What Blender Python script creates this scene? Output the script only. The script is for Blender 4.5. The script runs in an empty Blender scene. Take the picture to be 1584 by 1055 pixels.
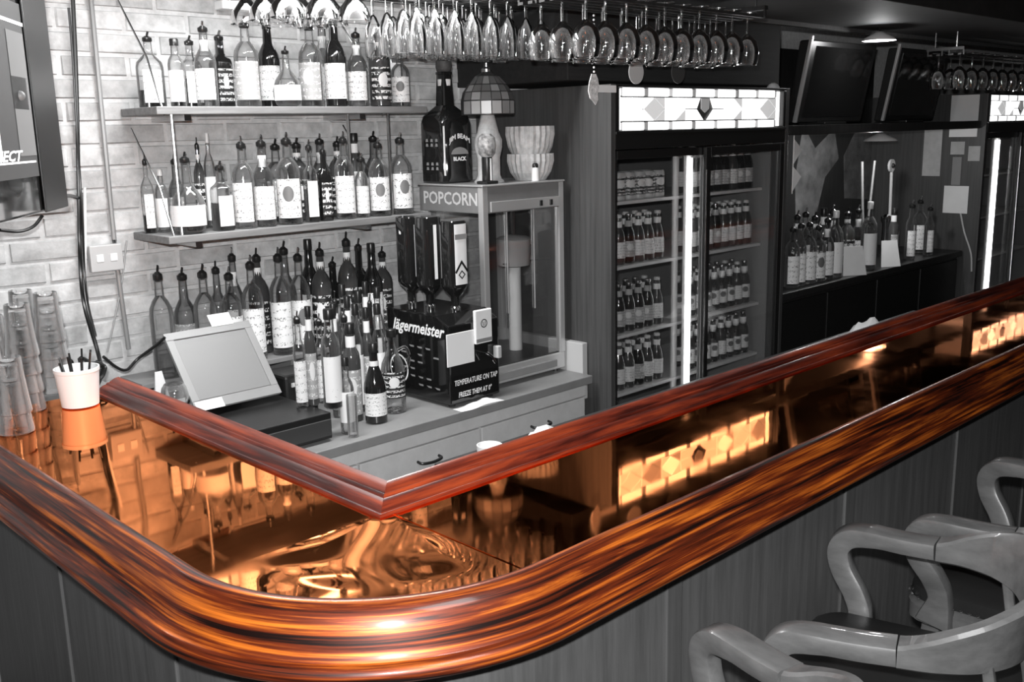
import bpy, bmesh, math, random
from mathutils import Vector, Matrix
random.seed(11)
sc = bpy.context.scene
COL = sc.collection
PI = math.pi
CZ = 1.93                                   # height of the photographer's camera
FL = 0.12                                   # height of the floor
# ------------------------------------------------------------------ camera, world, exposure, lights
F_PX = 1519.84
_A = Vector((1608.0, -362.5, F_PX)).normalized()      # along the long leg of the bar (world X), in right/down/forward axes
_B = Vector((-1502.0, -290.5, F_PX)).normalized()     # along the short leg (world Y)
_A = (_A - _B * (_A.dot(_B))).normalized()
_Z = _A.cross(_B)
RIGHT = Vector((_A[0], _B[0], _Z[0])); DOWN = Vector((_A[1], _B[1], _Z[1])); FWD = Vector((_A[2], _B[2], _Z[2]))
cam_d = bpy.data.cameras.new('camera'); cam = bpy.data.objects.new('camera', cam_d); COL.objects.link(cam)
m = Matrix.Identity(4)
for i in range(3):
    m[i][0] = RIGHT[i]; m[i][1] = -DOWN[i]; m[i][2] = -FWD[i]
m[2][3] = CZ
cam.matrix_world = m
cam_d.sensor_width = 36.0; cam_d.lens = F_PX / 1584 * 36.0; cam_d.clip_start = 0.02
sc.camera = cam
sc.view_settings.view_transform = 'Standard'; sc.view_settings.look = 'None'
sc.view_settings.exposure = 0.0; sc.view_settings.gamma = 1.0; sc.view_settings.use_curve_mapping = False
sc.cycles.transparent_max_bounces = 24; sc.cycles.max_bounces = 8
sc.cycles.sample_clamp_indirect = 4.0
wd = bpy.data.worlds.new('dim_room'); sc.world = wd; wd.use_nodes = True
wd.node_tree.nodes['Background'].inputs[0].default_value = (0.5, 0.5, 0.5, 1)
wd.node_tree.nodes['Background'].inputs[1].default_value = 0.05

def area(name, loc, target, size, power, size_y=None, spread=PI):
    l = bpy.data.lights.new(name, 'AREA'); l.energy = power; l.size = size; l.spread = spread
    if size_y: l.shape = 'RECTANGLE'; l.size_y = size_y
    o = bpy.data.objects.new(name, l); COL.objects.link(o)
    o.location = loc; o.rotation_euler = (Vector(target) - Vector(loc)).to_track_quat('-Z', 'Y').to_euler()
    return o
area('camera_flash', (-0.02, 0.03, CZ + 0.10), (1.75, 2.6, 1.35), 0.06, 92.0, 0.03)
area('ambient_fill_front', (0.9, 0.2, 2.52), (0.9, 0.2, 0), 0.6, 16.0)  # added fill without a fixture, raises the ambient light on the seating side
area('ambient_fill_back_bar', (1.9, 2.75, 2.50), (1.9, 2.95, 0), 1.3, 44.0, 0.12)  # unseen fill added to brighten the brick wall and the bottles

def ray(x, y):
    d = Vector((x - 792, y - 527.5, F_PX)); c = Vector((d[0], d[1], d[2]))
    return Vector((_A.dot(c), _B.dot(c), _Z.dot(c)))
def atY(x, y, Y):                            # the point seen at photo position x, y that stands at distance Y behind the camera line
    d = ray(x, y); return Vector((d[0] * Y / d[1], Y, d[2] * Y / d[1] + CZ))
def atX(x, y, X):
    d = ray(x, y); return Vector((X, d[1] * X / d[0], d[2] * X / d[0] + CZ))
def atZ(x, y, z):
    d = ray(x, y); k = (z - CZ) / d[2]; return Vector((d[0] * k, d[1] * k, z))
def zup(x, y, Y): return atY(x, y, Y)[2]

# ------------------------------------------------------------------ materials
def newmat(name):
    mt = bpy.data.materials.new(name); mt.use_nodes = True
    nt = mt.node_tree; b = nt.nodes['Principled BSDF']; return mt, nt, b
def rgb(v): return (v, v, v, 1) if not isinstance(v, (tuple, list)) else (*v[:3], 1)
def grey(name, v, rough=0.5, metal=0.0, var=0.0, scale=20, bump=0.0, coat=0.0, stretch=(1, 1, 1), rand=0.0, spec=0.5):
    mt, nt, b = newmat(name); N = nt.nodes; L = nt.links
    b.inputs['Roughness'].default_value = rough; b.inputs['Metallic'].default_value = metal
    b.inputs['Base Color'].default_value = rgb(v); b.inputs['Coat Weight'].default_value = coat
    b.inputs['Specular IOR Level'].default_value = spec
    if var or bump or rand:
        tc = N.new('ShaderNodeTexCoord'); mp = N.new('ShaderNodeMapping'); nz = N.new('ShaderNodeTexNoise')
        mp.inputs['Scale'].default_value = stretch; nz.inputs['Scale'].default_value = scale; nz.inputs['Detail'].default_value = 6
        nz.inputs['Roughness'].default_value = 0.65
        L.new(tc.outputs['Object'], mp.inputs[0])
        oi = N.new('ShaderNodeObjectInfo'); add = N.new('ShaderNodeVectorMath'); add.operation = 'ADD'
        mul = N.new('ShaderNodeMath'); mul.operation = 'MULTIPLY'; mul.inputs[1].default_value = 37.0
        L.new(oi.outputs['Random'], mul.inputs[0]); L.new(mp.outputs[0], add.inputs[0]); L.new(mul.outputs[0], add.inputs[1])
        L.new(add.outputs[0], nz.inputs['Vector'])
        mr = N.new('ShaderNodeMapRange'); mr.inputs[1].default_value = 0.3; mr.inputs[2].default_value = 0.7
        mr.inputs[3].default_value = 1 - var; mr.inputs[4].default_value = 1 + var
        L.new(nz.outputs[0], mr.inputs[0])
        mx = N.new('ShaderNodeMix'); mx.data_type = 'RGBA'; mx.blend_type = 'MULTIPLY'; mx.inputs[0].default_value = 1
        mx.inputs[6].default_value = rgb(v); L.new(mr.outputs[0], mx.inputs[7])
        out = mx.outputs[2]
        if rand:
            mr2 = N.new('ShaderNodeMapRange'); mr2.inputs[3].default_value = 1 - rand; mr2.inputs[4].default_value = 1 + rand
            L.new(oi.outputs['Random'], mr2.inputs[0])
            mx2 = N.new('ShaderNodeMix'); mx2.data_type = 'RGBA'; mx2.blend_type = 'MULTIPLY'; mx2.inputs[0].default_value = 1
            L.new(out, mx2.inputs[6]); L.new(mr2.outputs[0], mx2.inputs[7]); out = mx2.outputs[2]
        L.new(out, b.inputs['Base Color'])
        if bump:
            bp = N.new('ShaderNodeBump'); bp.inputs['Strength'].default_value = bump; bp.inputs['Distance'].default_value = 0.004
            L.new(nz.outputs[0], bp.inputs['Height']); L.new(bp.outputs[0], b.inputs['Normal'])
    return mt
def emit(name, v, strength):
    mt, nt, b = newmat(name); b.inputs['Base Color'].default_value = rgb(v)
    b.inputs['Emission Color'].default_value = rgb(v); b.inputs['Emission Strength'].default_value = strength; return mt
def glass(name, tint, edge, power=1.0, gloss=0.6):
    """thin clear glass: see-through face on, darker and shinier towards its edges"""
    mt, nt, b = newmat(name); N = nt.nodes; L = nt.links
    b.inputs['Base Color'].default_value = rgb(edge); b.inputs['Roughness'].default_value = 0.06
    tr = N.new('ShaderNodeBsdfTransparent'); tr.inputs[0].default_value = rgb(tint)
    lw = N.new('ShaderNodeLayerWeight'); lw.inputs[0].default_value = 0.35
    pw = N.new('ShaderNodeMath'); pw.operation = 'POWER'; pw.inputs[1].default_value = power; L.new(lw.outputs['Facing'], pw.inputs[0])
    mx = N.new('ShaderNodeMixShader'); L.new(pw.outputs[0], mx.inputs[0]); L.new(tr.outputs[0], mx.inputs[1]); L.new(b.outputs[0], mx.inputs[2])
    gl = N.new('ShaderNodeBsdfGlossy'); gl.inputs['Roughness'].default_value = 0.05; gl.inputs[0].default_value = rgb(0.95)
    fr = N.new('ShaderNodeFresnel'); fr.inputs[0].default_value = 1.5
    fm = N.new('ShaderNodeMath'); fm.operation = 'MULTIPLY'; fm.inputs[1].default_value = gloss; L.new(fr.outputs[0], fm.inputs[0])
    m2 = N.new('ShaderNodeMixShader'); L.new(fm.outputs[0], m2.inputs[0]); L.new(mx.outputs[0], m2.inputs[1]); L.new(gl.outputs[0], m2.inputs[2])
    L.new(m2.outputs[0], N['Material Output'].inputs[0]); return mt
def label_mat(name, paper, ink, density=0.5, sx=15, sz=24, blob=None):
    """printed paper: rows of small marks, optionally a darker or lighter emblem in the middle"""
    mt, nt, b = newmat(name); N = nt.nodes; L = nt.links
    b.inputs['Roughness'].default_value = 0.5
    tc = N.new('ShaderNodeTexCoord'); sp = N.new('ShaderNodeSeparateXYZ'); L.new(tc.outputs['UV'], sp.inputs[0])
    mp = N.new('ShaderNodeMapping'); mp.inputs['Scale'].default_value = (sx, sz, 1); L.new(tc.outputs['UV'], mp.inputs[0])
    oi = N.new('ShaderNodeObjectInfo'); add = N.new('ShaderNodeVectorMath'); add.operation = 'ADD'
    mul = N.new('ShaderNodeMath'); mul.operation = 'MULTIPLY'; mul.inputs[1].default_value = 91.0
    L.new(oi.outputs['Random'], mul.inputs[0]); L.new(mp.outputs[0], add.inputs[0]); L.new(mul.outputs[0], add.inputs[1])
    nz = N.new('ShaderNodeTexNoise'); nz.inputs['Scale'].default_value = 1.0; nz.inputs['Detail'].default_value = 2; L.new(add.outputs[0], nz.inputs['Vector'])
    wv = N.new('ShaderNodeMath'); wv.operation = 'PINGPONG'; wv.inputs[1].default_value = 0.09; L.new(sp.outputs[1], wv.inputs[0])
    row = N.new('ShaderNodeMath'); row.operation = 'GREATER_THAN'; row.inputs[1].default_value = 0.045; L.new(wv.outputs[0], row.inputs[0])
    gt = N.new('ShaderNodeMath'); gt.operation = 'GREATER_THAN'; gt.inputs[1].default_value = 1 - density; L.new(nz.outputs[0], gt.inputs[0])
    both = N.new('ShaderNodeMath'); both.operation = 'MULTIPLY'; L.new(row.outputs[0], both.inputs[0]); L.new(gt.outputs[0], both.inputs[1])
    mx = N.new('ShaderNodeMix'); mx.data_type = 'RGBA'; mx.inputs[6].default_value = rgb(paper); mx.inputs[7].default_value = rgb(ink)
    L.new(both.outputs[0], mx.inputs[0]); out = mx.outputs[2]
    if blob is not None:
        v = N.new('ShaderNodeVectorMath'); v.operation = 'DISTANCE'; v.inputs[1].default_value = (0.5, 0.62, 0); L.new(tc.outputs['UV'], v.inputs[0])
        lt = N.new('ShaderNodeMath'); lt.operation = 'LESS_THAN'; lt.inputs[1].default_value = 0.2; L.new(v.outputs['Value'], lt.inputs[0])
        m3 = N.new('ShaderNodeMix'); m3.data_type = 'RGBA'; m3.inputs[7].default_value = rgb(blob)
        L.new(lt.outputs[0], m3.inputs[0]); L.new(out, m3.inputs[6]); out = m3.outputs[2]
    L.new(out, b.inputs['Base Color']); return mt
def mahogany(name, dark, mid, bright, uscale=1.6, vscale=26, coat=0.6, rough=0.28, metal=0.0):
    mt, nt, b = newmat(name); b.inputs['Metallic'].default_value = metal; N = nt.nodes; L = nt.links
    tc = N.new('ShaderNodeTexCoord'); mp = N.new('ShaderNodeMapping'); mp.inputs['Scale'].default_value = (uscale, vscale, 1)
    L.new(tc.outputs['UV'], mp.inputs[0])
    n1 = N.new('ShaderNodeTexNoise'); n1.inputs['Scale'].default_value = 1.0; n1.inputs['Detail'].default_value = 9; n1.inputs['Roughness'].default_value = 0.72
    n1.inputs['Distortion'].default_value = 0.9; L.new(mp.outputs[0], n1.inputs['Vector'])
    m2 = N.new('ShaderNodeMapping'); m2.inputs['Scale'].default_value = (uscale * 2.6, vscale * 3.2, 1); m2.inputs['Location'].default_value = (3.1, 7.7, 0); L.new(tc.outputs['UV'], m2.inputs[0])
    n2 = N.new('ShaderNodeTexNoise'); n2.inputs['Scale'].default_value = 1.0; n2.inputs['Detail'].default_value = 5; L.new(m2.outputs[0], n2.inputs['Vector'])
    av = N.new('ShaderNodeMath'); av.operation = 'MULTIPLY_ADD'; av.inputs[1].default_value = 0.45; L.new(n2.outputs[0], av.inputs[0])
    sc1 = N.new('ShaderNodeMath'); sc1.operation = 'MULTIPLY'; sc1.inputs[1].default_value = 0.55; L.new(n1.outputs[0], sc1.inputs[0]); L.new(sc1.outputs[0], av.inputs[2])
    cr = N.new('ShaderNodeValToRGB'); e = cr.color_ramp.elements
    e[0].position = 0.42; e[0].color = rgb(dark); e[1].position = 0.62; e[1].color = rgb(bright)
    k = cr.color_ramp.elements.new(0.51); k.color = rgb(mid)
    L.new(av.outputs[0], cr.inputs[0]); L.new(cr.outputs[0], b.inputs['Base Color'])
    b.inputs['Roughness'].default_value = rough; b.inputs['Coat Weight'].default_value = coat; b.inputs['Coat Roughness'].default_value = 0.12
    bp = N.new('ShaderNodeBump'); bp.inputs['Strength'].default_value = 0.12; bp.inputs['Distance'].default_value = 0.002
    L.new(n1.outputs[0], bp.inputs['Height']); L.new(bp.outputs[0], b.inputs['Normal'])
    return mt
def copper_mat(name):
    mt, nt, b = newmat(name); N = nt.nodes; L = nt.links
    b.inputs['Metallic'].default_value = 1.0; b.inputs['Base Color'].default_value = (1.0, 0.33, 0.125, 1); b.inputs['Specular Tint'].default_value = (1.0, 0.74, 0.55, 1)
    tc = N.new('ShaderNodeTexCoord'); nz = N.new('ShaderNodeTexNoise'); nz.inputs['Scale'].default_value = 9; nz.inputs['Detail'].default_value = 7
    L.new(tc.outputs['Object'], nz.inputs['Vector'])
    mr = N.new('ShaderNodeMapRange'); mr.inputs[1].default_value = 0.35; mr.inputs[2].default_value = 0.7; mr.inputs[3].default_value = 0.02; mr.inputs[4].default_value = 0.065
    L.new(nz.outputs[0], mr.inputs[0]); L.new(mr.outputs[0], b.inputs['Roughness'])
    n2 = N.new('ShaderNodeTexNoise'); n2.inputs['Scale'].default_value = 5; n2.inputs['Detail'].default_value = 2; L.new(tc.outputs['Object'], n2.inputs['Vector'])
    bp = N.new('ShaderNodeBump'); bp.inputs['Strength'].default_value = 0.10; bp.inputs['Distance'].default_value = 0.003
    L.new(n2.outputs[0], bp.inputs['Height']); L.new(bp.outputs[0], b.inputs['Normal']); return mt

M = {}
M['brick'] = grey('brick_face', 0.50, 0.85, var=0.28, scale=16, bump=0.6, rand=0.2)
M['mortar'] = grey('mortar', 0.55, 0.95, var=0.15, scale=40, bump=0.4)
M['floor'] = grey('dark_floor', 0.05, 0.5, var=0.3, scale=6)
M['ceiling'] = grey('dark_ceiling', 0.02, 0.7, var=0.3, scale=12, bump=0.3)
M['wall'] = grey('dark_wall', 0.12, 0.8, var=0.2, scale=8)
M['panel'] = grey('bar_panel_wood', 0.085, 0.45, var=0.25, scale=6, stretch=(9, 9, 0.5), bump=0.1)
M['stile'] = grey('bar_stile_wood', 0.075, 0.45, var=0.2, scale=6, stretch=(9, 9, 0.5))
M['black_wood'] = grey('black_wood', 0.02, 0.4, var=0.4, scale=6, stretch=(8, 8, 0.6))
M['fridge_side'] = grey('fridge_side_wood', 0.058, 0.5, var=0.3, scale=5, stretch=(14, 14, 0.4), bump=0.1)
M['shelf'] = grey('shelf_wood', 0.20, 0.5, var=0.25, scale=6, stretch=(0.6, 9, 9))
M['counter'] = grey('counter_laminate', 0.23, 0.4, var=0.1, scale=9)
M['drawer'] = grey('drawer_laminate', 0.52, 0.5, var=0.08, scale=14)
M['chair'] = grey('chair_wood', 0.092, 0.36, var=0.28, scale=26, stretch=(1, .35, 1), bump=0.12, coat=0.3)
M['vinyl'] = grey('black_vinyl', 0.012, 0.4, bump=0.1, scale=60)
M['copper'] = copper_mat('polished_copper')
M['rail'] = mahogany('mahogany_rail', (0.010, 0.003, 0.002), (0.17, 0.026, 0.006), (0.85, 0.21, 0.022), 1.1, 34, coat=0.45, rough=0.42, metal=0.5)
M['rail_in'] = mahogany('mahogany_inner_rail', (0.035, 0.005, 0.003), (0.13, 0.018, 0.008), (0.32, 0.05, 0.014), 1.2, 14, coat=0.25, rough=0.36)
M['white'] = grey('white_plastic', 0.85, 0.4)
M['paper'] = grey('white_paper', 0.78, 0.7, var=0.04, scale=8)
M['paper_grey'] = grey('grey_paper', 0.42, 0.7, var=0.15, scale=10)
M['black'] = grey('black_plastic', 0.012, 0.35)
M['black_gloss'] = grey('black_gloss', 0.008, 0.08, coat=0.5)
M['darkgrey'] = grey('dark_grey_plastic', 0.045, 0.4)
M['midgrey'] = grey('grey_plastic', 0.24, 0.38, var=0.05, scale=5)
M['lightgrey'] = grey('light_grey_plastic', 0.5, 0.4)
M['steel'] = grey('steel', 0.6, 0.25, metal=1.0)
M['alu'] = grey('aluminium', 0.62, 0.35, metal=0.6)
M['popcorn'] = grey('popcorn_paint', 0.16, 0.4, var=0.1, scale=12)
M['glass'] = glass('clear_glass', 0.96, 0.75, 1.3, 1.0)
M['glass_tumbler'] = glass('tumbler_glass', 0.95, 0.75, 1.0, 1.2)
M['pane'] = glass('pane_glass', 0.99, 0.2, 5.0, 0.35)
M['bottle_clear'] = glass('bottle_clear_glass', 0.95, 0.40, 1.4, 0.9)
M['bottle_grey'] = glass('bottle_tinted_glass', 0.80, 0.20, 1.1, 0.9)
M['bottle_dark'] = grey('bottle_dark_glass', 0.012, 0.07, coat=0.6)
M['bottle_mid'] = grey('bottle_brown_glass', 0.05, 0.10, coat=0.6)
M['liq_dark'] = grey('dark_spirit', 0.012, 0.1)
M['liq_mid'] = glass('amber_spirit', 0.55, 0.10, 0.9)
M['liq_light'] = glass('pale_spirit', 0.82, 0.25, 1.0)
M['lab_white'] = label_mat('white_label', 0.82, 0.30, 0.43)
M['lab_white_blob'] = label_mat('white_label_with_emblem', 0.78, 0.2, 0.42, blob=0.15)
M['lab_plain'] = label_mat('pale_label', 0.86, 0.5, 0.3)
M['lab_grey'] = label_mat('grey_label', 0.36, 0.75, 0.45, blob=0.7)
M['lab_black'] = label_mat('black_label', 0.015, 0.7, 0.52, 12, 18, blob=0.75)
M['cap'] = grey('black_cap', 0.015, 0.3)
M['cap_light'] = grey('pale_cap', 0.65, 0.3)
M['panes'] = [emit('lit_pane_%s' % n, v, s) for n, v, s in (('white', 0.95, 2.6), ('cream', 0.8, 1.7), ('grey', 0.55, 0.8), ('dim', 0.35, 0.45))]
M['lead'] = grey('lead_came', 0.03, 0.4)
M['tube'] = emit('fluorescent_tube', 1.0, 8.0)
M['lampglow'] = emit('lamp_glow', 1.0, 3.0)
M['screen'] = emit('tv_picture', 0.05, 0.9)
M['screen_line'] = emit('tv_picture_bright', 0.9, 0.9)
M['screen_mid'] = emit('tv_picture_mid', 0.16, 0.6)
M['ink'] = grey('white_ink', 0.88, 0.5)
M['chrome'] = grey('chrome', 0.85, 0.08, metal=1.0)
M['kettle'] = grey('brushed_kettle', 0.42, 0.3, coat=0.4)
M['bowl'] = grey('basket_weave', 0.50, 0.6, var=0.25, scale=30, bump=0.4)

# ------------------------------------------------------------------ mesh helpers
class MB:
    def __init__(s): s.v = []; s.f = []; s.uv = {}
    def add(s, vs, fs):
        n = len(s.v); s.v += [Vector(p) for p in vs]; s.f += [tuple(i + n for i in f) for f in fs]; return s
    def box(s, a, b):
        x0, x1 = sorted((a[0], b[0])); y0, y1 = sorted((a[1], b[1])); z0, z1 = sorted((a[2], b[2]))
        return s.add([(x0, y0, z0), (x1, y0, z0), (x1, y1, z0), (x0, y1, z0), (x0, y0, z1), (x1, y0, z1), (x1, y1, z1), (x0, y1, z1)],
                     [(3, 2, 1, 0), (4, 5, 6, 7), (0, 1, 5, 4), (1, 2, 6, 5), (2, 3, 7, 6), (3, 0, 4, 7)])
    def obox(s, c, ux, uy, uz):              # box from a corner and three edge vectors
        c = Vector(c); ux = Vector(ux); uy = Vector(uy); uz = Vector(uz)
        P = [c, c + ux, c + ux + uy, c + uy]; P += [p + uz for p in P]
        return s.add(P, [(3, 2, 1, 0), (4, 5, 6, 7), (0, 1, 5, 4), (1, 2, 6, 5), (2, 3, 7, 6), (3, 0, 4, 7)])
    def lathe(s, prof, n=20, c=(0, 0, 0), power=2.0, cap0=True, cap1=True, sq=1.0):
        """turned form; power above 2 squares the section off"""
        c = Vector(c); base = len(s.v); k = len(prof)
        for r, z in prof:
            for i in range(n):
                a = 2 * PI * (i + 0.5) / n; ca, sa = math.cos(a), math.sin(a)
                d = (abs(ca) ** power + abs(sa) ** power) ** (-1 / power)
                s.v.append(c + Vector((r * d * ca, r * sq * d * sa, z)))
        for j in range(k - 1):
            for i in range(n):
                i2 = (i + 1) % n
                s.f.append((base + j * n + i, base + j * n + i2, base + (j + 1) * n + i2, base + (j + 1) * n + i))
        if cap0: s.f.append(tuple(base + i for i in reversed(range(n))))
        if cap1: s.f.append(tuple(base + (k - 1) * n + i for i in range(n)))
        return s
    def sweep(s, pts, prof, ups=None, closed=True, caps=True):
        """section prof (side, up) carried along pts; prof may be a function of the position 0..1"""
        pts = [Vector(p) for p in pts]; n = len(pts); base = len(s.v); k = None
        L = [0.0]
        for i in range(1, n): L.append(L[-1] + (pts[i] - pts[i - 1]).length)
        for i, p in enumerate(pts):
            t = (pts[min(i + 1, n - 1)] - pts[max(i - 1, 0)]).normalized()
            up = Vector(ups[i]) if isinstance(ups, list) else Vector(ups or (0, 0, 1))
            side = t.cross(up)
            if side.length < 1e-4: side = t.cross(Vector((1, 0, 0)))
            side.normalize(); up = side.cross(t).normalized()
            q = prof(L[i] / max(L[-1], 1e-9)) if callable(prof) else prof
            k = len(q)
            for (a, b) in q: s.v.append(p + side * a + up * b)
        for i in range(n - 1):
            for j in range(k if closed else k - 1):
                j2 = (j + 1) % k
                s.f.append((base + i * k + j, base + (i + 1) * k + j, base + (i + 1) * k + j2, base + i * k + j2))
        if caps and closed:
            s.f.append(tuple(base + j for j in range(k))); s.f.append(tuple(base + (n - 1) * k + j for j in reversed(range(k))))
        return s
    def tube(s, pts, r, n=8, up=None):
        q = [(r * math.cos(2 * PI * i / n), r * math.sin(2 * PI * i / n)) for i in range(n)]
        return s.sweep(pts, q, up)
    def ball(s, c, r, n=10, sz=1.0):
        return s.lathe([(max(r * math.sin(PI * i / n), 1e-4), -r * sz * math.cos(PI * i / n)) for i in range(n + 1)], 2 * n, c)
    def quad(s, a, b, c, d): return s.add([a, b, c, d], [(0, 1, 2, 3)])
    def build(s, name, mat, parent=None, smooth=False, bevel=0.0, world=False, seg=2, uv=None, origin=None, kind=None):
        me = bpy.data.meshes.new(name)
        off = Vector((0, 0, 0))
        if parent is not None and world: off = wloc(parent)
        if parent is None and origin is not None: off = Vector(origin)
        me.from_pydata([tuple(p - off) for p in s.v], [], s.f); me.update()
        if mat: me.materials.append(mat)
        bm = bmesh.new(); bm.from_mesh(me); bmesh.ops.recalc_face_normals(bm, faces=bm.faces[:]); bm.to_mesh(me); bm.free()
        if smooth:
            me.polygons.foreach_set('use_smooth', [True] * len(me.polygons))
            try: me.set_sharp_from_angle(angle=math.radians(38))
            except Exception: pass
        o = bpy.data.objects.new(name, me); COL.objects.link(o)
        if parent is not None: o.parent = parent
        else: o.location = off
        if bevel:
            md = o.modifiers.new('edge', 'BEVEL'); md.width = bevel; md.segments = seg; md.limit_method = 'ANGLE'
        if kind: o['kind'] = kind
        return o
def wloc(o):
    p = Vector(o.location)
    while o.parent is not None: o = o.parent; p = p + Vector(o.location)
    return p
def rrect(w, h, r=None, n=3):
    r = min(w, h) * 0.35 if r is None else r; q = []
    for cx, cy, a0 in ((w / 2 - r, h / 2 - r, 0), (-w / 2 + r, h / 2 - r, PI / 2), (-w / 2 + r, -h / 2 + r, PI), (w / 2 - r, -h / 2 + r, 1.5 * PI)):
        for i in range(n + 1):
            a = a0 + PI / 2 * i / n; q.append((cx + r * math.cos(a), cy + r * math.sin(a)))
    return q
def thing(name, label, cat, loc=(0, 0, 0), rz=0.0, group=None):
    o = bpy.data.objects.new(name, None); COL.objects.link(o); o.empty_display_size = 0.05
    o.location = loc; o.rotation_euler = (0, 0, rz); o['label'] = label; o['category'] = cat
    if group: o['group'] = group
    return o
def tag(o, label, cat, group=None):
    o['label'] = label; o['category'] = cat
    if group: o['group'] = group
    return o
def structure(o, label=None):
    o['kind'] = 'structure'
    if label: o['label'] = label
    return o
def tree(o): return [(c, tree(c)) for c in o.children]
def dup(root, kids, loc, label, rz=None, group=None, scale=None):
    def cp(src, sub, par):
        c = src.copy(); COL.objects.link(c)
        if par is not None: c.parent = par
        for s2, k2 in sub: cp(s2, k2, c)
        return c
    r = cp(root, kids, None); r.location = loc; r['label'] = label
    if rz is not None: r.rotation_euler = (0, 0, rz)
    if group: r['group'] = group
    if scale: r.scale = scale
    return r
def smooth_path(pts, n=6):
    """Catmull-Rom through pts"""
    P = [Vector(p) for p in pts]; P = [2 * P[0] - P[1]] + P + [2 * P[-1] - P[-2]]; out = []
    for i in range(1, len(P) - 2):
        for k in range(n):
            t = k / n; a, b, c, d = P[i - 1], P[i], P[i + 1], P[i + 2]
            out.append(0.5 * ((2 * b) + (c - a) * t + (2 * a - 5 * b + 4 * c - d) * t * t + (3 * b - a - 3 * c + d) * t ** 3))
    out.append(P[-2]); return out
def text(body, size_w, size_h, origin, xdir, ydir, mat, parent, name='lettering', shear=0.0, arch=0.0, bold=0.0):
    """flat lettering fitted into size_w x size_h whose lower left corner is origin"""
    cu = bpy.data.curves.new(name, 'FONT'); cu.body = body; cu.size = 1; cu.shear = shear; cu.offset = bold; cu.resolution_u = 2
    tmp = bpy.data.objects.new('tmp_text', cu); COL.objects.link(tmp)
    bpy.context.view_layer.update()
    me = bpy.data.meshes.new_from_object(tmp.evaluated_get(bpy.context.evaluated_depsgraph_get()))
    COL.objects.unlink(tmp); bpy.data.objects.remove(tmp)
    xs = [v.co.x for v in me.vertices]; ys = [v.co.y for v in me.vertices]
    x0, x1, y0, y1 = min(xs), max(xs), min(ys), max(ys)
    xd = Vector(xdir).normalized(); yd = Vector(ydir).normalized(); o0 = Vector(origin) - (wloc(parent) if parent else Vector())
    for v in me.vertices:
        u = (v.co.x - x0) / (x1 - x0); w = (v.co.y - y0) / (y1 - y0)
        v.co = o0 + xd * u * size_w + yd * (w * size_h + arch * (1 - (2 * u - 1) ** 2))
    me.materials.clear(); me.materials.append(mat); me.name = name
    o = bpy.data.objects.new(name, me); COL.objects.link(o); o.parent = parent; return o
ORD = ['first', 'second', 'third', 'fourth', 'fifth', 'sixth', 'seventh', 'eighth', 'ninth', 'tenth', 'eleventh', 'twelfth', 'thirteenth', 'fourteenth',
       'fifteenth', 'sixteenth', 'seventeenth', 'eighteenth', 'nineteenth', 'twentieth', 'twenty-first', 'twenty-second', 'twenty-third', 'twenty-fourth',
       'twenty-fifth', 'twenty-sixth', 'twenty-seventh', 'twenty-eighth', 'twenty-ninth', 'thirtieth']

# ------------------------------------------------------------------ the room
WY = 3.46                                    # face of the mortar of the back wall
fl = structure(MB().box((-3, -3, FL - 0.1), (10.5, 4.0, FL)).build('floor', M['floor']))
ce = structure(MB().box((-3, -3, 2.55), (10.5, 4.0, 2.65)).build('ceiling', M['ceiling']))
wb = structure(MB().box((-3, WY, 0), (10.5, WY + 0.2, 2.55)).build('wall_back', M['mortar']), 'whitewashed brick wall behind the shelves of bottles')
structure(MB().box((10.3, -3, 0), (10.5, WY, 2.55)).build('wall_right', M['wall']))
structure(MB().box((-3.2, -3, 0), (-3, WY + 0.2, 2.55)).build('wall_left', M['wall']))
structure(MB().box((-3, -3.2, 0), (10.5, -3, 2.55)).build('wall_front', M['wall']))
# bricks: every one in view is an object, the rest one mass
BL, BH, BP, BC = 0.222, 0.066, 0.232, 0.0755
def brick_mesh(seed):
    r = random.Random(seed); mb = MB(); j = lambda a: r.uniform(-a, a)
    L, H, D = BL / 2, BH / 2, 0.007; c = 0.004
    vs = []
    for (x, z) in ((-L, -H), (L, -H), (L, H), (-L, H)): vs.append((x + j(.003), 0.004, z + j(.002)))
    for (x, z) in ((-L, -H), (L, -H), (L, H), (-L, H)):
        vs.append((x - math.copysign(c + abs(j(.003)), x), -D + j(.002), z - math.copysign(c + abs(j(.002)), z)))
    vs.append((j(.02), -D + j(.002), j(.008)))
    mb.add(vs, [(0, 1, 5, 4), (1, 2, 6, 5), (2, 3, 7, 6), (3, 0, 4, 7), (4, 5, 8), (5, 6, 8), (6, 7, 8), (7, 4, 8)])
    return mb
protos = []
rest = MB(); nb = 0
z0 = 0.03
for row in range(33):
    z = z0 + row * BC + BH / 2
    off = BP / 2 if row % 2 else 0
    for col in range(-14, 29):
        x = col * BP + off
        if x > 3.2 or x < -2.95: continue
        inview = (0.72 < x < 2.66 and z > 0.98) and not (x > 1.45 and z < 1.1)
        if inview and nb < 298:
            if len(protos) < 5:
                o = brick_mesh(nb).build('brick', M['brick'], wb); protos.append(o)
            else:
                o = random.choice(protos).copy(); COL.objects.link(o)
            o.location = (x, WY, z); o.rotation_euler = (random.uniform(-.02, .02), random.uniform(-.008, .008), random.uniform(-.012, .012)); nb += 1
        else:
            k = brick_mesh(random.randint(0, 20)); rest.add([p + Vector((x, WY, z)) for p in k.v], k.f)
rest.build('brick_remainder', M['brick'], wb, kind='stuff')
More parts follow.
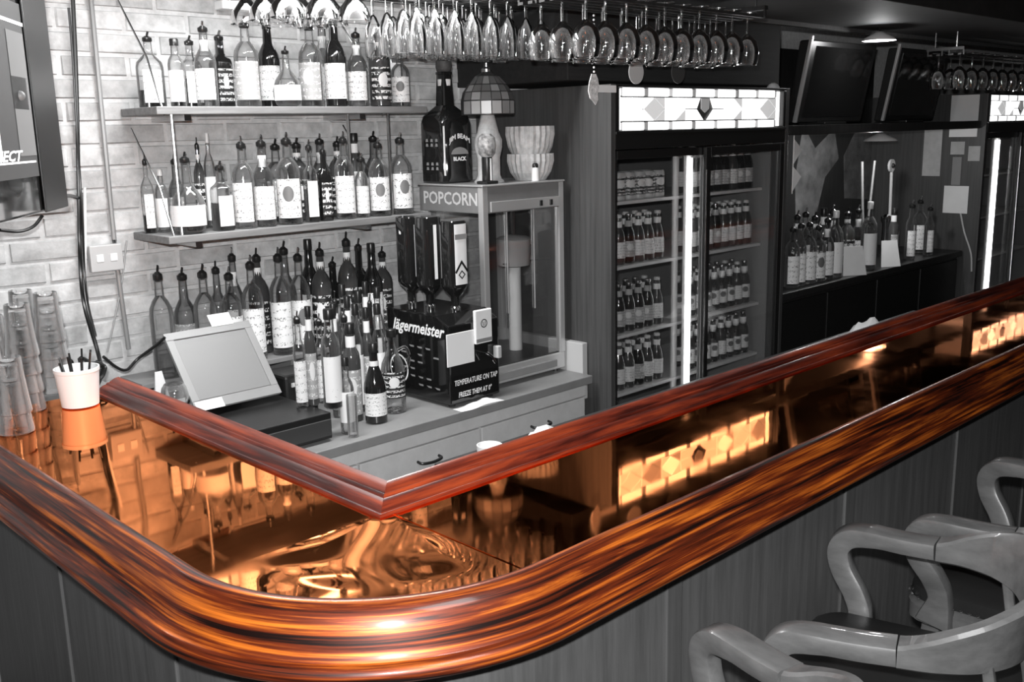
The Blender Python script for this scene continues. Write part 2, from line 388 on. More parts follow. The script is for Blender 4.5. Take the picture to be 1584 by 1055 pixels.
# ceiling drop above the working side of the bar, and the boxed-in ceiling over the fridge
so = structure(MB().box((2.3, 1.95, 2.415), (10.3, 2.62, 2.55)).build('trim_1', M['ceiling'], bevel=0.004), 'low dark ceiling drop over the bar')
MB().box((2.3, 2.605, 2.395), (10.3, 2.635, 2.43)).build('edge_strip', M['panel'], so)
structure(MB().box((3.02, 2.78, 2.125), (4.62, WY, 2.55)).build('trim_2', grey('matt_black_boards', 0.012, 0.85, var=.4, scale=6, stretch=(.5, 8, 8)), bevel=0.004), 'dark boxed-in ceiling above the fridge')
# white strip light high on the brick wall
p0, p1 = atY(340, -2, 3.40), atY(512, 22, 3.40)
st = thing('strip_light', 'white fluorescent strip light at the top of the brick wall', 'light', (2.0, 3.40, 2.41))
MB().box((p0[0], 3.385, 2.385), (p1[0] + .02, 3.445, 2.415)).build('housing', M['white'], st, world=True, bevel=0.004)
MB().tube([(p0[0] + .02, 3.37, 2.40), (p1[0], 3.37, 2.40)], 0.011).build('lamp_tube', M['tube'], st, world=True, smooth=True)

# ------------------------------------------------------------------ the bar: copper top between a raised inner rail and a rounded outer rail
BS = 0.858
BZ = CZ - 0.86 * BS                          # height of the copper
CX, CY, CR = 1.279 * BS, 1.760 * BS, 0.473 * BS   # centre and radius of the rounded corner
XL, YR = CX - CR, CY - CR                    # outer copper edge of the two legs
IX, IY = 1.238 * BS, 1.735 * BS                        # inner copper edge
XE = 9.2
bar = thing('bar_counter', 'long bar with copper top, mahogany rails and dark panelled front', 'bar', (CX, CY, FL))
YE = 2.93
def path(d, n=28, y_end=YE, x_end=XE):
    """points at distance d outside the copper edge with their outward direction and running length"""
    pts = []; s = 0
    ny = 8
    for i in range(ny): pts.append((Vector((XL - d, y_end + (CY - y_end) * i / ny, 0)), Vector((-1, 0, 0))))
    for i in range(n + 1):
        a = PI + PI / 2 * i / n; n_ = Vector((math.cos(a), math.sin(a), 0)); pts.append((Vector((CX, CY, 0)) + n_ * (CR + d), n_))
    for i in range(1, 21): pts.append((Vector((CX + (x_end - CX) * i / 20, YR - d, 0)), Vector((0, -1, 0))))
    return pts
def extrude_profile(prof, name, mat, parent, pts, closed=True, lens=None):
    """prof of (out, up) carried along the outline; keeps texture coordinates along the run and around the section"""
    mb = MB(); k = len(prof); run = [0.0]
    for i in range(1, len(pts)): run.append(run[-1] + (pts[i][0] - pts[i - 1][0]).length)
    per = [0.0]
    for j in range(1, k): per.append(per[-1] + math.dist(prof[j], prof[j - 1]))
    for p, nn in pts:
        for (o_, u_) in prof: mb.v.append(p + nn * o_ + Vector((0, 0, u_)))
    for i in range(len(pts) - 1):
        for j in range(k - 1): mb.f.append((i * k + j, i * k + j + 1, (i + 1) * k + j + 1, (i + 1) * k + j))
    mb.f.append(tuple(range(k))); mb.f.append(tuple((len(pts) - 1) * k + j for j in reversed(range(k))))
    o = mb.build(name, mat, parent, smooth=True, world=True)
    me = o.data; uvl = me.uv_layers.new(name='UVMap')
    for lp in me.loops:
        vi = lp.vertex_index; uvl.data[lp.index].uv = (run[vi // k], per[vi % k])
    return o
rail_prof = [(-0.004, 0.0), (-0.004, 0.010), (0.002, 0.019), (0.012, 0.026), (0.024, 0.0285), (0.036, 0.026), (0.048, 0.018), (0.058, 0.006), (0.066, -0.008), (0.073, -0.024),
             (0.079, -0.042), (0.084, -0.056), (0.090, -0.0625), (0.099, -0.0635), (0.108, -0.068), (0.1135, -0.077), (0.113, -0.087), (0.107, -0.0955), (0.096, -0.099), (0.05, -0.099), (0.05, -0.03), (-0.004, -0.03)]
rail_prof = [(a * BS, b * BS) for a, b in rail_prof]
pp = [(p + Vector((0, 0, BZ)), n_) for p, n_ in path(0)]
extrude_profile(rail_prof, 'outer_rail', M['rail'], bar, pp)['label'] = 'rounded reddish mahogany bar edge'
# inner rail: two mitred lengths
in_prof = [(0.0, 0.0), (0.0, 0.005), (0.003, 0.009), (0.007, 0.008), (0.009, 0.0055), (0.014, 0.0055), (0.020, 0.011), (0.027, 0.018), (0.036, 0.023), (0.047, 0.025), (0.050, 0.029), (0.055, 0.0315),
           (0.060, 0.030), (0.064, 0.034), (0.080, 0.042), (0.094, 0.044), (0.099, 0.040), (0.099, -0.06), (0.0, -0.06)]
in_prof = [(a * BS, b * BS) for a, b in in_prof]
def inner_leg(along_x):
    pts = []
    ends = (0, 1)
    mb = MB(); k = len(in_prof); per = [0.0]
    for j in range(1, k): per.append(per[-1] + math.dist(in_prof[j], in_prof[j - 1]))
    for e in ends:
        for (o_, u_) in in_prof:
            if along_x: q = (XE if e else IX + o_, IY + o_, BZ + u_)
            else: q = (IX + o_, 2.908 if e else IY + o_, BZ + u_)
            mb.v.append(Vector(q))
    for j in range(k - 1): mb.f.append((j, j + 1, k + j + 1, k + j))
    mb.f.append(tuple(range(k))); mb.f.append(tuple(k + j for j in reversed(range(k))))
    o = mb.build('inner_rail', M['rail_in'], bar, smooth=True, world=True)
    uvl = o.data.uv_layers.new(name='UVMap')
    for lp in o.data.loops:
        vi = lp.vertex_index; co = o.data.vertices[vi].co
        uvl.data[lp.index].uv = ((co.x if along_x else co.y + 7.3), per[vi % k] + (0.5 if along_x else 0))
    o['label'] = 'raised inner rail of the long leg' if along_x else 'raised inner rail of the short leg'
inner_leg(True); inner_leg(False)
# copper sheets; the corner sheet is dented and wavy
def bumpz(x, y):
    r = math.hypot(x - CX, y - CY) / CR; a = math.atan2(y - CY, x - CX)
    w = max(0.0, 1 - (max(0.0, r - .42) / .40) ** 2) if r < .82 else 0.0
    w *= min(1, r / .12)
    u, v = x - CX, y - CY
    return w * (0.0021 * math.sin(15 * u + 5 * v + .8) + 0.0016 * math.sin(-8 * u + 17 * v + 2.0))
mb = MB(); na, nr = 72, 26
for i in range(na + 1):
    a = PI + PI / 2 * i / na
    for j in range(nr + 1):
        r = 0.012 + (CR - 0.010) * j / nr; x = CX + r * math.cos(a); y = CY + r * math.sin(a)
        f = min(1, i / 10, (na - i) / 10)
        mb.v.append(Vector((x, y, BZ + bumpz(x, y) * f)))
for i in range(na):
    for j in range(nr): mb.f.append((i * (nr + 1) + j, i * (nr + 1) + j + 1, (i + 1) * (nr + 1) + j + 1, (i + 1) * (nr + 1) + j))
mb.build('copper_sheet', M['copper'], bar, smooth=True, world=True)['label'] = 'dented copper sheet at the rounded corner'
def flat_sheet(x0, x1, y0, y1, nx, ny, amp, fx, fy):
    mb = MB()
    for i in range(nx + 1):
        for j in range(ny + 1):
            u, v = i / nx, j / ny; x = x0 + (x1 - x0) * u; y = y0 + (y1 - y0) * v
            w = min(1, 5 * u, 5 * (1 - u), 5 * v, 5 * (1 - v))
            mb.v.append(Vector((x, y, BZ + w * amp * (math.sin(fx * x + 1.3 * fy * y) + 0.6 * math.sin(fy * y * 1.7 - fx * x * 0.4)))))
    for i in range(nx):
        for j in range(ny): a = i * (ny + 1) + j; mb.f.append((a, a + ny + 1, a + ny + 2, a + 1))
    return mb
flat_sheet(XL - .002, IX + .06, CY, YE, 12, 40, 0.0005, 5, 4).build('copper_sheet', M['copper'], bar, smooth=True, world=True)['label'] = 'smooth copper sheet of the short leg'
flat_sheet(CX, XE, YR - .002, IY + .06, 120, 10, 0.00012, 3, 3).build('copper_sheet', M['copper'], bar, smooth=True, world=True)['label'] = 'smooth copper sheet of the long leg'
MB().obox((CX - .002, YR, BZ - .0005), (0.005, 0, 0), (0, IY - YR, 0), (0, 0, 0.0022)).build('sheet_seam', M['copper'], bar, world=True)
# core and panelled front
core = MB(); d = -0.03
q = path(d); k = len(q)
for p, n_ in q: core.v.append(Vector((p.x, p.y, FL + 0.001))); core.v.append(Vector((p.x, p.y, BZ - 0.004)))
for i in range(k - 1): core.f.append((2 * i, 2 * i + 2, 2 * i + 3, 2 * i + 1))
inner = [Vector((XE, IY + .08, 0)), Vector((IX + .08, IY + .08, 0)), Vector((IX + .08, YE, 0))]
for p in inner: core.v.append(Vector((p.x, p.y, FL + 0.001))); core.v.append(Vector((p.x, p.y, BZ - 0.004)))
for i in range(k - 1, k + 3):
    j = (i + 1) % (k + 3); core.f.append((2 * i, 2 * j, 2 * j + 1, 2 * i + 1))
core.f.append(tuple(2 * i for i in range(k + 3))); 
core.build('carcass', M['panel'], bar, world=True)
# separate panels, with raised stiles over the joints
PATH = path(-0.028, 40)
run = [0.0]
for i in range(1, len(PATH)): run.append(run[-1] + (PATH[i][0] - PATH[i - 1][0]).length)
def at_run(s):
    for i in range(1, len(run)):
        if s <= run[i] or i == len(run) - 1:
            t = (s - run[i - 1]) / (run[i] - run[i - 1]); return PATH[i - 1][0].lerp(PATH[i][0], t), PATH[i - 1][1].lerp(PATH[i][1], t).normalized()
def run_of(px):                              # joints are placed where they meet the lip in view
    best = None
    for i in range(4000):
        s = run[-1] * i / 4000; p, n_ = at_run(s); w = p + n_ * 0.02 + Vector((0, 0, BZ - 0.1 - CZ))
        dd = w.dot(FWD)
        if dd < 0.1: continue
        x = 792 + F_PX * w.dot(RIGHT) / dd
        if best is None or abs(x - px) < best[0]: best = (abs(x - px), s)
    return best[1]
joints = [0.02] + [run_of(x) for x in (72, 250, 530, 1046, 1320, 1492)]
step = 0.62
while joints[-1] + step < run[-1]: joints.append(joints[-1] + step)
for a, b in zip(joints[:-1], joints[1:]):
    n = max(2, int((b - a) / 0.05)); mb = MB()
    for i in range(n + 1):
        p, n_ = at_run(a + 0.012 + (b - a - 0.024) * i / n)
        for (o_, z) in ((0, FL + .12), (0.012, FL + .125), (0.012, BZ - 0.075), (0, BZ - 0.07)): mb.v.append(p + n_ * o_ + Vector((0, 0, z)))
    for i in range(n):
        for j in range(3): mb.f.append((4 * i + j, 4 * i + 4 + j, 4 * i + 5 + j, 4 * i + 1 + j))
    mb.f.append((0, 1, 2, 3)); mb.f.append((4 * n + 3, 4 * n + 2, 4 * n + 1, 4 * n))
    mb.build('front_panel', M['panel'], bar, world=True, smooth=True)
for s in joints[1:-1]:
    mb = MB()
    for i in range(3):
        p, n_ = at_run(s - 0.026 + 0.026 * i)
        for (o_, z) in ((0, FL + .12), (0.019, FL + .12), (0.019, BZ - 0.072), (0, BZ - 0.072)): mb.v.append(p + n_ * o_ + Vector((0, 0, z)))
    for i in range(2):
        for j in range(4): mb.f.append((4 * i + j, 4 * i + 4 + j, 4 * i + 4 + (j + 1) % 4, 4 * i + (j + 1) % 4))
    mb.f.append((0, 1, 2, 3)); mb.f.append((11, 10, 9, 8))
    mb.build('stile', M['stile'], bar, world=True, bevel=.003)
extrude_profile([(-0.03, 0.0), (0.02, 0.0), (0.02, 0.10), (0.012, 0.12), (-0.03, 0.12)], 'kick_board', M['stile'], bar, [(p + Vector((0, 0, FL)), n_) for p, n_ in path(-0.028)])

# ------------------------------------------------------------------ wall shelves with hanging rods
SX0, SX1, SY0 = 1.462, 2.60, 3.165
ZU, ZLo = CZ + 0.104, CZ - 0.322             # tops of upper and lower shelf
def shelf(name, z, label, chain_from):
    t = thing(name, label, 'shelf', ((SX0 + SX1) / 2, (SY0 + WY) / 2, z - 0.026))
    MB().box((SX0, SY0, z - 0.026), (SX1, WY - 0.012, z)).build('board', M['shelf'], t, world=True, bevel=0.003)
    for x in (SX0 + 0.03, 2.38):
        MB().tube([(x, SY0 + .012, z - 0.03), (x, SY0 + .10, z + 0.16), (x, WY - 0.013, z + 0.36)], 0.0035, 6).build('chain', M['steel'], t, world=True, smooth=True)
    for x in (SX0 + 0.12, 2.30): MB().box((x - .012, SY0 + .03, z - 0.046), (x + .012, WY - 0.012, z - 0.026)).build('bracket', M['steel'], t, world=True)
    return t
shelf('wall_shelf', ZU, 'upper wooden wall shelf holding a row of spirit bottles', 0)
shelf('wall_shelf', ZLo, 'lower wooden wall shelf crowded with bottles', 0)
for px in (269, 541, 603):
    a = atY(px, 200, SY0 + .02)
    o = MB().tube([(0, 0, 0), (0, 0, ZU - ZLo - 0.026)], 0.006, 8).build('support_rod', M['steel'], None, smooth=True)
    o.location = (a[0], SY0 + .03, ZLo)
    tag(o, {269: 'thin metal rod between the shelves near their left end', 541: 'thin metal rod between the shelves at mid length', 603: 'thin metal rod between the shelves near their right end'}[px], 'rod', 'rods between the two wall shelves')

# ------------------------------------------------------------------ back counter with drawers
KZ = CZ - 1.03; KY = 2.70
kc = thing('back_counter', 'grey back counter with drawers under the bottle shelves', 'counter', (2.2, 3.05, FL))
KX0, KX1 = 1.20, 3.07
MB().box((KX0, KY, KZ - 0.035), (KX1, WY - 0.012, KZ)).build('worktop', M['counter'], kc, world=True, bevel=0.003)
MB().box((KX0, KY + 0.03, FL + 0.1), (KX1 - .03, WY - 0.02, KZ - 0.035)).build('carcass', M['drawer'], kc, world=True)
MB().box((KX0, KY + 0.08, FL), (KX1 - .05, WY - 0.05, FL + 0.1)).build('plinth', M['black'], kc, world=True)
MB().box((KX0, KY + 0.012, KZ - 0.085), (KX1 - .03, KY + 0.03, KZ - 0.035)).build('top_rail', M['drawer'], kc, world=True, bevel=0.002)
dz0, dz1 = KZ - 0.265, KZ - 0.09
e1 = atY(747, 665, KY)[0]; e0 = atY(558, 712, KY)[0]; wdr = e1 - e0
for i, (a, b) in enumerate(((e0 - wdr, e0), (e0, e1), (e1, KX1 - 0.035))):
    a = max(a, KX0)
    dr = MB().box((a + .004, KY + 0.010, dz0), (b - .004, KY + 0.03, dz1)).build('drawer', M['drawer'], kc, world=True, bevel=0.003)
    cx = (a + b) / 2 + .02; hz = dz1 - .055
    MB().tube(smooth_path([(cx - .05, KY + .012, hz), (cx - .045, KY - .012, hz - .003), (cx, KY - .018, hz - .006), (cx + .045, KY - .012, hz - .003), (cx + .05, KY + .012, hz)], 4), 0.0055, 8).build('handle', M['black'], dr, world=True, smooth=True)
    MB().box((a + .004, KY + 0.012, FL + 0.11), (b - .004, KY + 0.03, dz0 - 0.022)).build('cupboard_door', M['drawer'], kc, world=True, bevel=0.003)
    MB().box((a + .002, KY + 0.020, dz0 - 0.021), (b - .002, KY + 0.0295, dz0 - 0.001)).build('shadow_gap', M['black'], kc, world=True)
o = MB().box((3.0725, KY + .06, KZ - .12), (3.1065, WY - .02, KZ + .13)).build('side_splash', M['lightgrey'], kc, world=True, bevel=0.004)
o.parent = None; o.location = kc.location; tag(o, 'pale upright splash board between the back counter and the fridge', 'splash board')
rs = thing('bottle_riser', 'raised grey step for bottles along the brick wall', 'riser', (2.0, 3.36, KZ))
RZ = KZ + .20
MB().box((1.36, 3.262, RZ - .02), (2.585, WY - .013, RZ)).build('step_board', M['counter'], rs, world=True, bevel=0.003)
for x in (1.38, 1.97, 2.56): MB().box((x - .012, 3.275, KZ), (x + .012, WY - .02, RZ - .02)).build('support', M['counter'], rs, world=True)

# ------------------------------------------------------------------ bottles
def label_patch(r0, z0_, z1_, arc=2.2, power=2.0, sq=1.0, n=10, lift=0.0006):
    """curved paper that faces -y, with its own texture coordinates"""
    mb = MB(); uvs = []
    for i in range(n + 1):
        a = -PI / 2 - arc / 2 + arc * i / n; ca, sa = math.cos(a), math.sin(a)
        dd = (abs(ca) ** power + abs(sa) ** power) ** (-1 / power) * (r0 + lift)
        for z in (z0_, z1_): mb.v.append(Vector((dd * ca, sq * dd * sa, z))); uvs.append((i / n, 0 if z == z0_ else 1))
    for i in range(n): mb.f.append((2 * i, 2 * i + 2, 2 * i + 3, 2 * i + 1))
    return mb, uvs
def put_label(name, mb, uvs, mat, parent):
    o = mb.build(name, mat, parent, smooth=True); ul = o.data.uv_layers.new(name='UVMap')
    for lp in o.data.loops: ul.data[lp.index].uv = uvs[lp.vertex_index]
    return o
SHAPES = {   # (radius, height) outlines, 0.30 m tall with closure
    'round': ([(.036, 0), (.0425, .004), (.0425, .168), (.040, .186), (.029, .205), (.0165, .218), (.0140, .262), (.0155, .264), (.0155, .270)], .022, .150, 2.0, 1.0),
    'tall': ([(.034, 0), (.0395, .004), (.0395, .160), (.036, .180), (.026, .200), (.0165, .216), (.0140, .275), (.0155, .277), (.0155, .284)], .025, .140, 2.0, 1.0),
    'square': ([(.035, 0), (.038, .004), (.038, .170), (.034, .186), (.020, .200), (.0145, .210), (.0135, .260), (.015, .262), (.015, .268)], .02, .150, 5.0, 1.0),
    'oval': ([(.044, 0), (.050, .004), (.050, .160), (.046, .180), (.029, .200), (.0160, .214), (.0140, .262), (.0155, .264), (.0155, .270)], .02, .150, 2.6, 0.66),
    'bulb': ([(.040, 0), (.056, .012), (.066, .050), (.066, .085), (.054, .130), (.032, .162), (.018, .185), (.0145, .255), (.016, .257), (.016, .266)], .03, .105, 2.0, 1.0),
    'slim': ([(.026, 0), (.0300, .004), (.0300, .175), (.026, .195), (.0150, .215), (.0125, .265), (.0135, .267), (.0135, .274)], .02, .150, 2.0, 1.0),
}
KINDS = {   # shape, glass, drink (level, material), label material, neck label, closure, words
    'cw': ('round', 'bottle_clear', None, 'lab_white', None, 'pour', 'clear bottle with white label'),
    'ce': ('round', 'bottle_clear', (.06, 'liq_light'), 'lab_white_blob', None, 'pour', 'clear bottle with white emblem label'),
    'cg': ('round', 'bottle_clear', (.09, 'liq_mid'), 'lab_grey', None, 'pour', 'clear bottle with grey label'),
    'gw': ('tall', 'bottle_grey', None, 'lab_white', 'lab_plain', 'pour', 'tinted bottle with white label and pale neck'),
    'gg': ('tall', 'bottle_grey', (.10, 'liq_mid'), 'lab_grey', None, 'pour', 'tinted bottle with grey label'),
    'dw': ('tall', 'bottle_dark', None, 'lab_white', None, 'cap', 'black bottle with white label'),
    'db': ('square', 'bottle_dark', None, 'lab_black', None, 'pour', 'black square bottle with patterned label'),
    'dn': ('round', 'bottle_mid', None, 'lab_black', 'lab_plain', 'pour', 'dark bottle with pale neck band'),
    'hd': ('square', 'bottle_clear', (.12, 'liq_dark'), 'lab_plain', None, 'pour', 'square bottle half full of dark spirit'),
    'hw': ('oval', 'bottle_clear', (.07, 'liq_dark'), 'lab_white', None, 'pour', 'flat bottle, dark below its white label'),
    'bu': ('bulb', 'bottle_clear', (.06, 'liq_mid'), 'lab_plain', None, 'pour', 'round bellied bottle with pale label'),
    'sw': ('slim', 'bottle_clear', None, 'lab_white', None, 'pour', 'slim bottle with white label'),
    'sd': ('slim', 'bottle_mid', None, 'lab_grey', 'lab_plain', 'cap', 'slim dark bottle with pale neck'),
    'sg': ('slim', 'bottle_clear', (.11, 'liq_dark'), 'lab_plain', None, 'cap', 'slim bottle holding dark liqueur'),
    'cl': ('round', 'bottle_clear', (.12, 'liq_light'), 'lab_plain', None, 'capl', 'clear bottle with pale cap'),
    'gu': ('round', 'bottle_clear', (.10, 'liq_light'), None, None, 'pour', 'unlabelled clear bottle with black pourer'),
}
def profile_to(prof, z):
    out = []
    for i, (r, h) in enumerate(prof):
        if h >= z:
            r0, h0 = prof[i - 1]; t = (z - h0) / (h - h0); out.append((r0 + (r - r0) * t, z)); return out
        out.append((r, h))
    return out
PROTO = {}
def make_bottle(kind):
    shp, gl_, drink, lab, neck, clos, words = KINDS[kind]; prof, l0, l1, pw, sq = SHAPES[shp]
    t = thing('bottle', words, 'bottle', (0, 0, -50)); top = prof[-1][1]
    MB().lathe(prof, 18, power=pw, sq=sq, cap1=False).build('glass_body', M[gl_], t, smooth=True)
    if drink:
        q = [(max(r - .0016, .001), z + (.002 if i == 0 else 0)) for i, (r, z) in enumerate(profile_to(prof, drink[0]))]
        MB().lathe(q, 14, power=pw, sq=sq).build('drink', M[drink[1]], t, smooth=True)
    rmax = max(r for r, z in prof)
    if lab:
        if shp == 'bulb': mb = MB().lathe([(.0005, 0), (.03, .0002), (.032, .001)], 16); 
        p_, u_ = label_patch(rmax, l0, l1, 2.3 if pw == 2 else 1.35, pw, sq); put_label('label', p_, u_, M[lab], t)
    if neck: p_, u_ = label_patch(.0155, .205, .245, 5.5); put_label('neck_label', p_, u_, M[neck], t)
    if clos == 'pour':
        c = MB().lathe([(.0145, top - .010), (.0175, top - .006), (.0175, top + .006), (.011, top + .010), (.008, top + .013)], 12).build('pourer', M['cap'], t, smooth=True)
        MB().tube([(0, 0, top + .008), (.001, -.002, top + .018), (.004, -.006, top + .030)], .0042, 6).build('spout', M['steel'] if kind in ('cw', 'ce', 'gw', 'sw') else M['cap'], c, smooth=True)
    else:
        MB().lathe([(.0158, top - .022), (.0162, top - .02), (.0162, top + .004), (.0145, top + .007)], 14).build('cap', M['cap_light' if clos == 'capl' else 'cap'], t, smooth=True)
    return t, tree(t), rmax * (1.18 if pw > 2 else 1), top + (.028 if clos == 'pour' else .007)
USED = set(); PLACED = []
FACE = math.atan2(0.52, 0.85)
def bottles(rows, z, where, group, lead=''):
    """rows: (x, top y) as measured on the photograph, kind, distance of the row"""
    rows = sorted(rows, key=lambda r: r[0])
    byY = {}
    for r in rows: byY.setdefault(r[3], []).append(r)
    for i, (px, ty, kind, Y) in enumerate(rows):
        if kind not in PROTO: PROTO[kind] = make_bottle(kind)
        root, kids, rad, ht = PROTO[kind]
        p = atY(px, ty, Y); h = max(0.12, p[2] - z); s = h / ht
        mates = [abs(atY(q[0], q[1], Y)[0] - p[0]) for q in byY[Y] if q[0] != px]
        w = min(1.12, max(0.6, s ** 0.5))
        if mates: w = min(w, max(0.45, (min(mates) - .002) / (2 * rad)))
        if where == 'by the brick wall': w = min(w, .041 / rad)
        for (qx, qy, qz, qr) in PLACED:
            if abs(qz - z) < .2:
                dd = math.hypot(qx - p[0], qy - Y)
                if dd < rad * w + qr: w = max(.4, (dd - qr - .001) / rad)
        PLACED.append((p[0], Y, z, rad * w))
        lab = '%s, %s from the left %s' % (KINDS[kind][6], ORD[i], where)
        rz = -FACE + random.uniform(-.35, .35) if SHAPES[KINDS[kind][0]][3] == 2.0 else -0.25 + random.uniform(-.2, .2)
        if kind in USED: dup(root, kids, (p[0], Y, z + .0006), lab, rz, group, (w, w, s))
        else: USED.add(kind); root.location = (p[0], Y, z + .0006); root.rotation_euler = (0, 0, rz); root.scale = (w, w, s); root['label'] = lab; root['group'] = group
F_, B_ = 3.222, 3.352
bottles([(226, 50, 'hw', B_), (268, 60, 'sg', F_), (291, 56, 'hd', B_), (312, 34, 'gw', F_), (337, 48, 'db', B_), (376, 26, 'cg', F_), (411, 32, 'dw', B_), (440, 72, 'bu', F_),
         (476, 30, 'cg', F_), (496, 26, 'gw', B_), (514, 26, 'dw', F_), (549, 44, 'gw', F_), (584, 44, 'dn', F_), (602, 40, 'cl', B_), (617, 74, 'ce', F_)],
        ZU, 'on the upper shelf', 'spirit bottles on the upper wall shelf')
bottles([(222, 240, 'hw', B_), (246, 262, 'cl', B_), (268, 240, 'gg', B_), (284, 236, 'bu', F_), (303, 214, 'dn', B_), (319, 206, 'cl', B_), (338, 250, 'hd', F_), (371, 212, 'cw', F_),
         (402, 210, 'gw', F_), (441, 206, 'ce', F_), (424, 216, 'cg', B_), (457, 214, 'dn', B_), (476, 217, 'hd', F_), (498, 224, 'db', F_), (493, 208, 'gw', B_), (529, 205, 'cw', F_), (520, 212, 'dn', B_),
         (546, 206, 'sd', B_), (557, 238, 'sw', F_), (583, 214, 'ce', F_), (576, 204, 'gg', B_), (617, 206, 'ce', F_)],
        ZLo, 'on the lower shelf', 'spirit bottles on the lower wall shelf')
F2, B2 = 3.314, 3.402
bottles([(242, 412, 'gu', F2), (280, 415, 'gg', B2), (311, 410, 'gu', F2), (332, 405, 'gg', B2), (352, 414, 'ce', F2), (357, 384, 'gw', B2), (385, 396, 'cw', F2), (395, 385, 'dn', B2),
         (428, 384, 'cw', F2), (437, 374, 'gg', B2), (459, 384, 'ce', F2), (475, 370, 'dw', B2), (493, 376, 'dn', F2), (513, 398, 'db', B2), (534, 360, 'dn', F2), (553, 370, 'db', B2), (573, 376, 'dw', F2), (590, 382, 'dn', B2)],
        RZ, 'by the brick wall', 'spirit bottles along the wall on the back counter')
# till, printer and the crowd of liqueur bottles beside it
dt = thing('cash_drawer', 'black cash drawer on the back counter behind the short bar leg', 'cash drawer', (1.58, 2.98, KZ))
MB().box((1.36, 2.775, KZ + .008), (1.80, 3.22, KZ + .10)).build('body', M['black'], dt, world=True, bevel=0.004)
MB().box((1.365, 2.768, KZ + .02), (1.795, 2.7755, KZ + .078)).build('drawer_front', M['darkgrey'], dt, world=True, bevel=0.002)
for x in (1.40, 1.76): MB().box((x - .02, 2.82, KZ), (x + .02, 3.18, KZ + .009)).build('foot', M['black'], dt, world=True)
DZ = KZ + .10
ts = thing('till_screen', 'grey tilted till screen with white tag, seen above the short rail', 'screen', (1.605, 3.12, DZ))
a, b = Vector((1.442, 3.045, CZ - .905)), Vector((1.442, 3.245, CZ - .665)); ud = (b - a); W = 0.33; nrm = Vector((0, -ud.z, ud.y)).normalized()
MB().obox(a, (W, 0, 0), ud, -nrm * 0.010).build('housing', M['midgrey'], ts, world=True, bevel=0.006)
fr = MB(); t = 0.028; h = ud.length; v = ud.normalized()
MB().obox(a + Vector((t, 0, 0)) + v * 0.04 + nrm * .0005, (W - 2 * t, 0, 0), v * (h - 0.075), nrm * 0.0015).build('touch_panel', grey('screen_face', 0.19, 0.4), ts, world=True)
for (o_, sz_) in ((a + nrm * .0003, (W, .036)), (a + v * (h - .03) + nrm * .0003, (W, .03))):
    MB().obox(o_, (sz_[0], 0, 0), v * sz_[1], nrm * 0.005).build('bezel_strip', M['midgrey'], ts, world=True, bevel=0.0015)
for x in (0, W - t): MB().obox(a + Vector((x, 0, 0)) + v * .036 + nrm * .0003, (t, 0, 0), v * (h - .066), nrm * 0.005).build('bezel_strip', M['midgrey'], ts, world=True, bevel=0.0015)
MB().obox(a + Vector((0.005, 0, 0)) - v * .004 + nrm * .006, (0.10, 0, 0), v * 0.036, nrm * 0.002).build('tag', M['white'], ts, world=True)['label'] = 'white tag on the lower corner'
MB().obox(a + Vector((W * .55, 0, 0)) + v * h * .985 + nrm * .006, (0.085, 0, 0), v * 0.05, nrm * 0.0015).build('note', M['paper'], ts, world=True)['label'] = 'white note stuck to the top edge'
MB().box((1.55, 3.13, DZ), (1.66, 3.21, DZ + .13)).build('stand', M['darkgrey'], ts, world=True, bevel=0.005)
pr = thing('receipt_printer', 'black receipt printer right of the till screen', 'printer', (1.81, 3.14, KZ))
MB().box((1.815, 3.09, KZ), (1.955, 3.245, KZ + .17)).build('body', M['black'], pr, world=True, bevel=0.012)
MB().box((1.84, 3.084, KZ + .125), (1.93, 3.0895, KZ + .14)).build('paper_slot', M['lightgrey'], pr, world=True)
MB().add([(1.85, 3.083, KZ + .13), (1.92, 3.083, KZ + .13), (1.92, 3.06, KZ + .15), (1.85, 3.06, KZ + .15), (1.85, 3.082, KZ + .1285), (1.92, 3.082, KZ + .1285), (1.92, 3.059, KZ + .1485), (1.85, 3.059, KZ + .1485)],
         [(0, 1, 2, 3), (7, 6, 5, 4), (0, 3, 7, 4), (1, 5, 6, 2), (3, 2, 6, 7), (0, 4, 5, 1)]).build('receipt', M['paper'], pr, world=True)
bottles([(458, 482, 'sw', 2.90), (475, 474, 'sd', 2.90), (492, 486, 'sw', 2.90), (507, 478, 'sg', 2.82)], DZ, 'on the cash drawer', 'slim bottles on the end of the cash drawer')
bottles([(514, 470, 'sd', 3.00), (531, 478, 'sw', 3.00), (548, 470, 'sg', 3.00), (565, 476, 'sd', 3.00), (582, 470, 'sg', 3.00),
         (517, 452, 'dn', 3.09), (536, 458, 'sd', 3.09), (553, 450, 'sg', 3.09), (571, 456, 'db', 3.09), 
         (528, 440, 'sg', 3.17), (546, 446, 'dn', 3.17), (564, 436, 'sd', 3.155), (582, 444, 'sg', 3.155),
         (540, 500, 'sd', 2.92)],
        KZ, 'near the black dispenser', 'liqueur bottles crowded on the back counter')
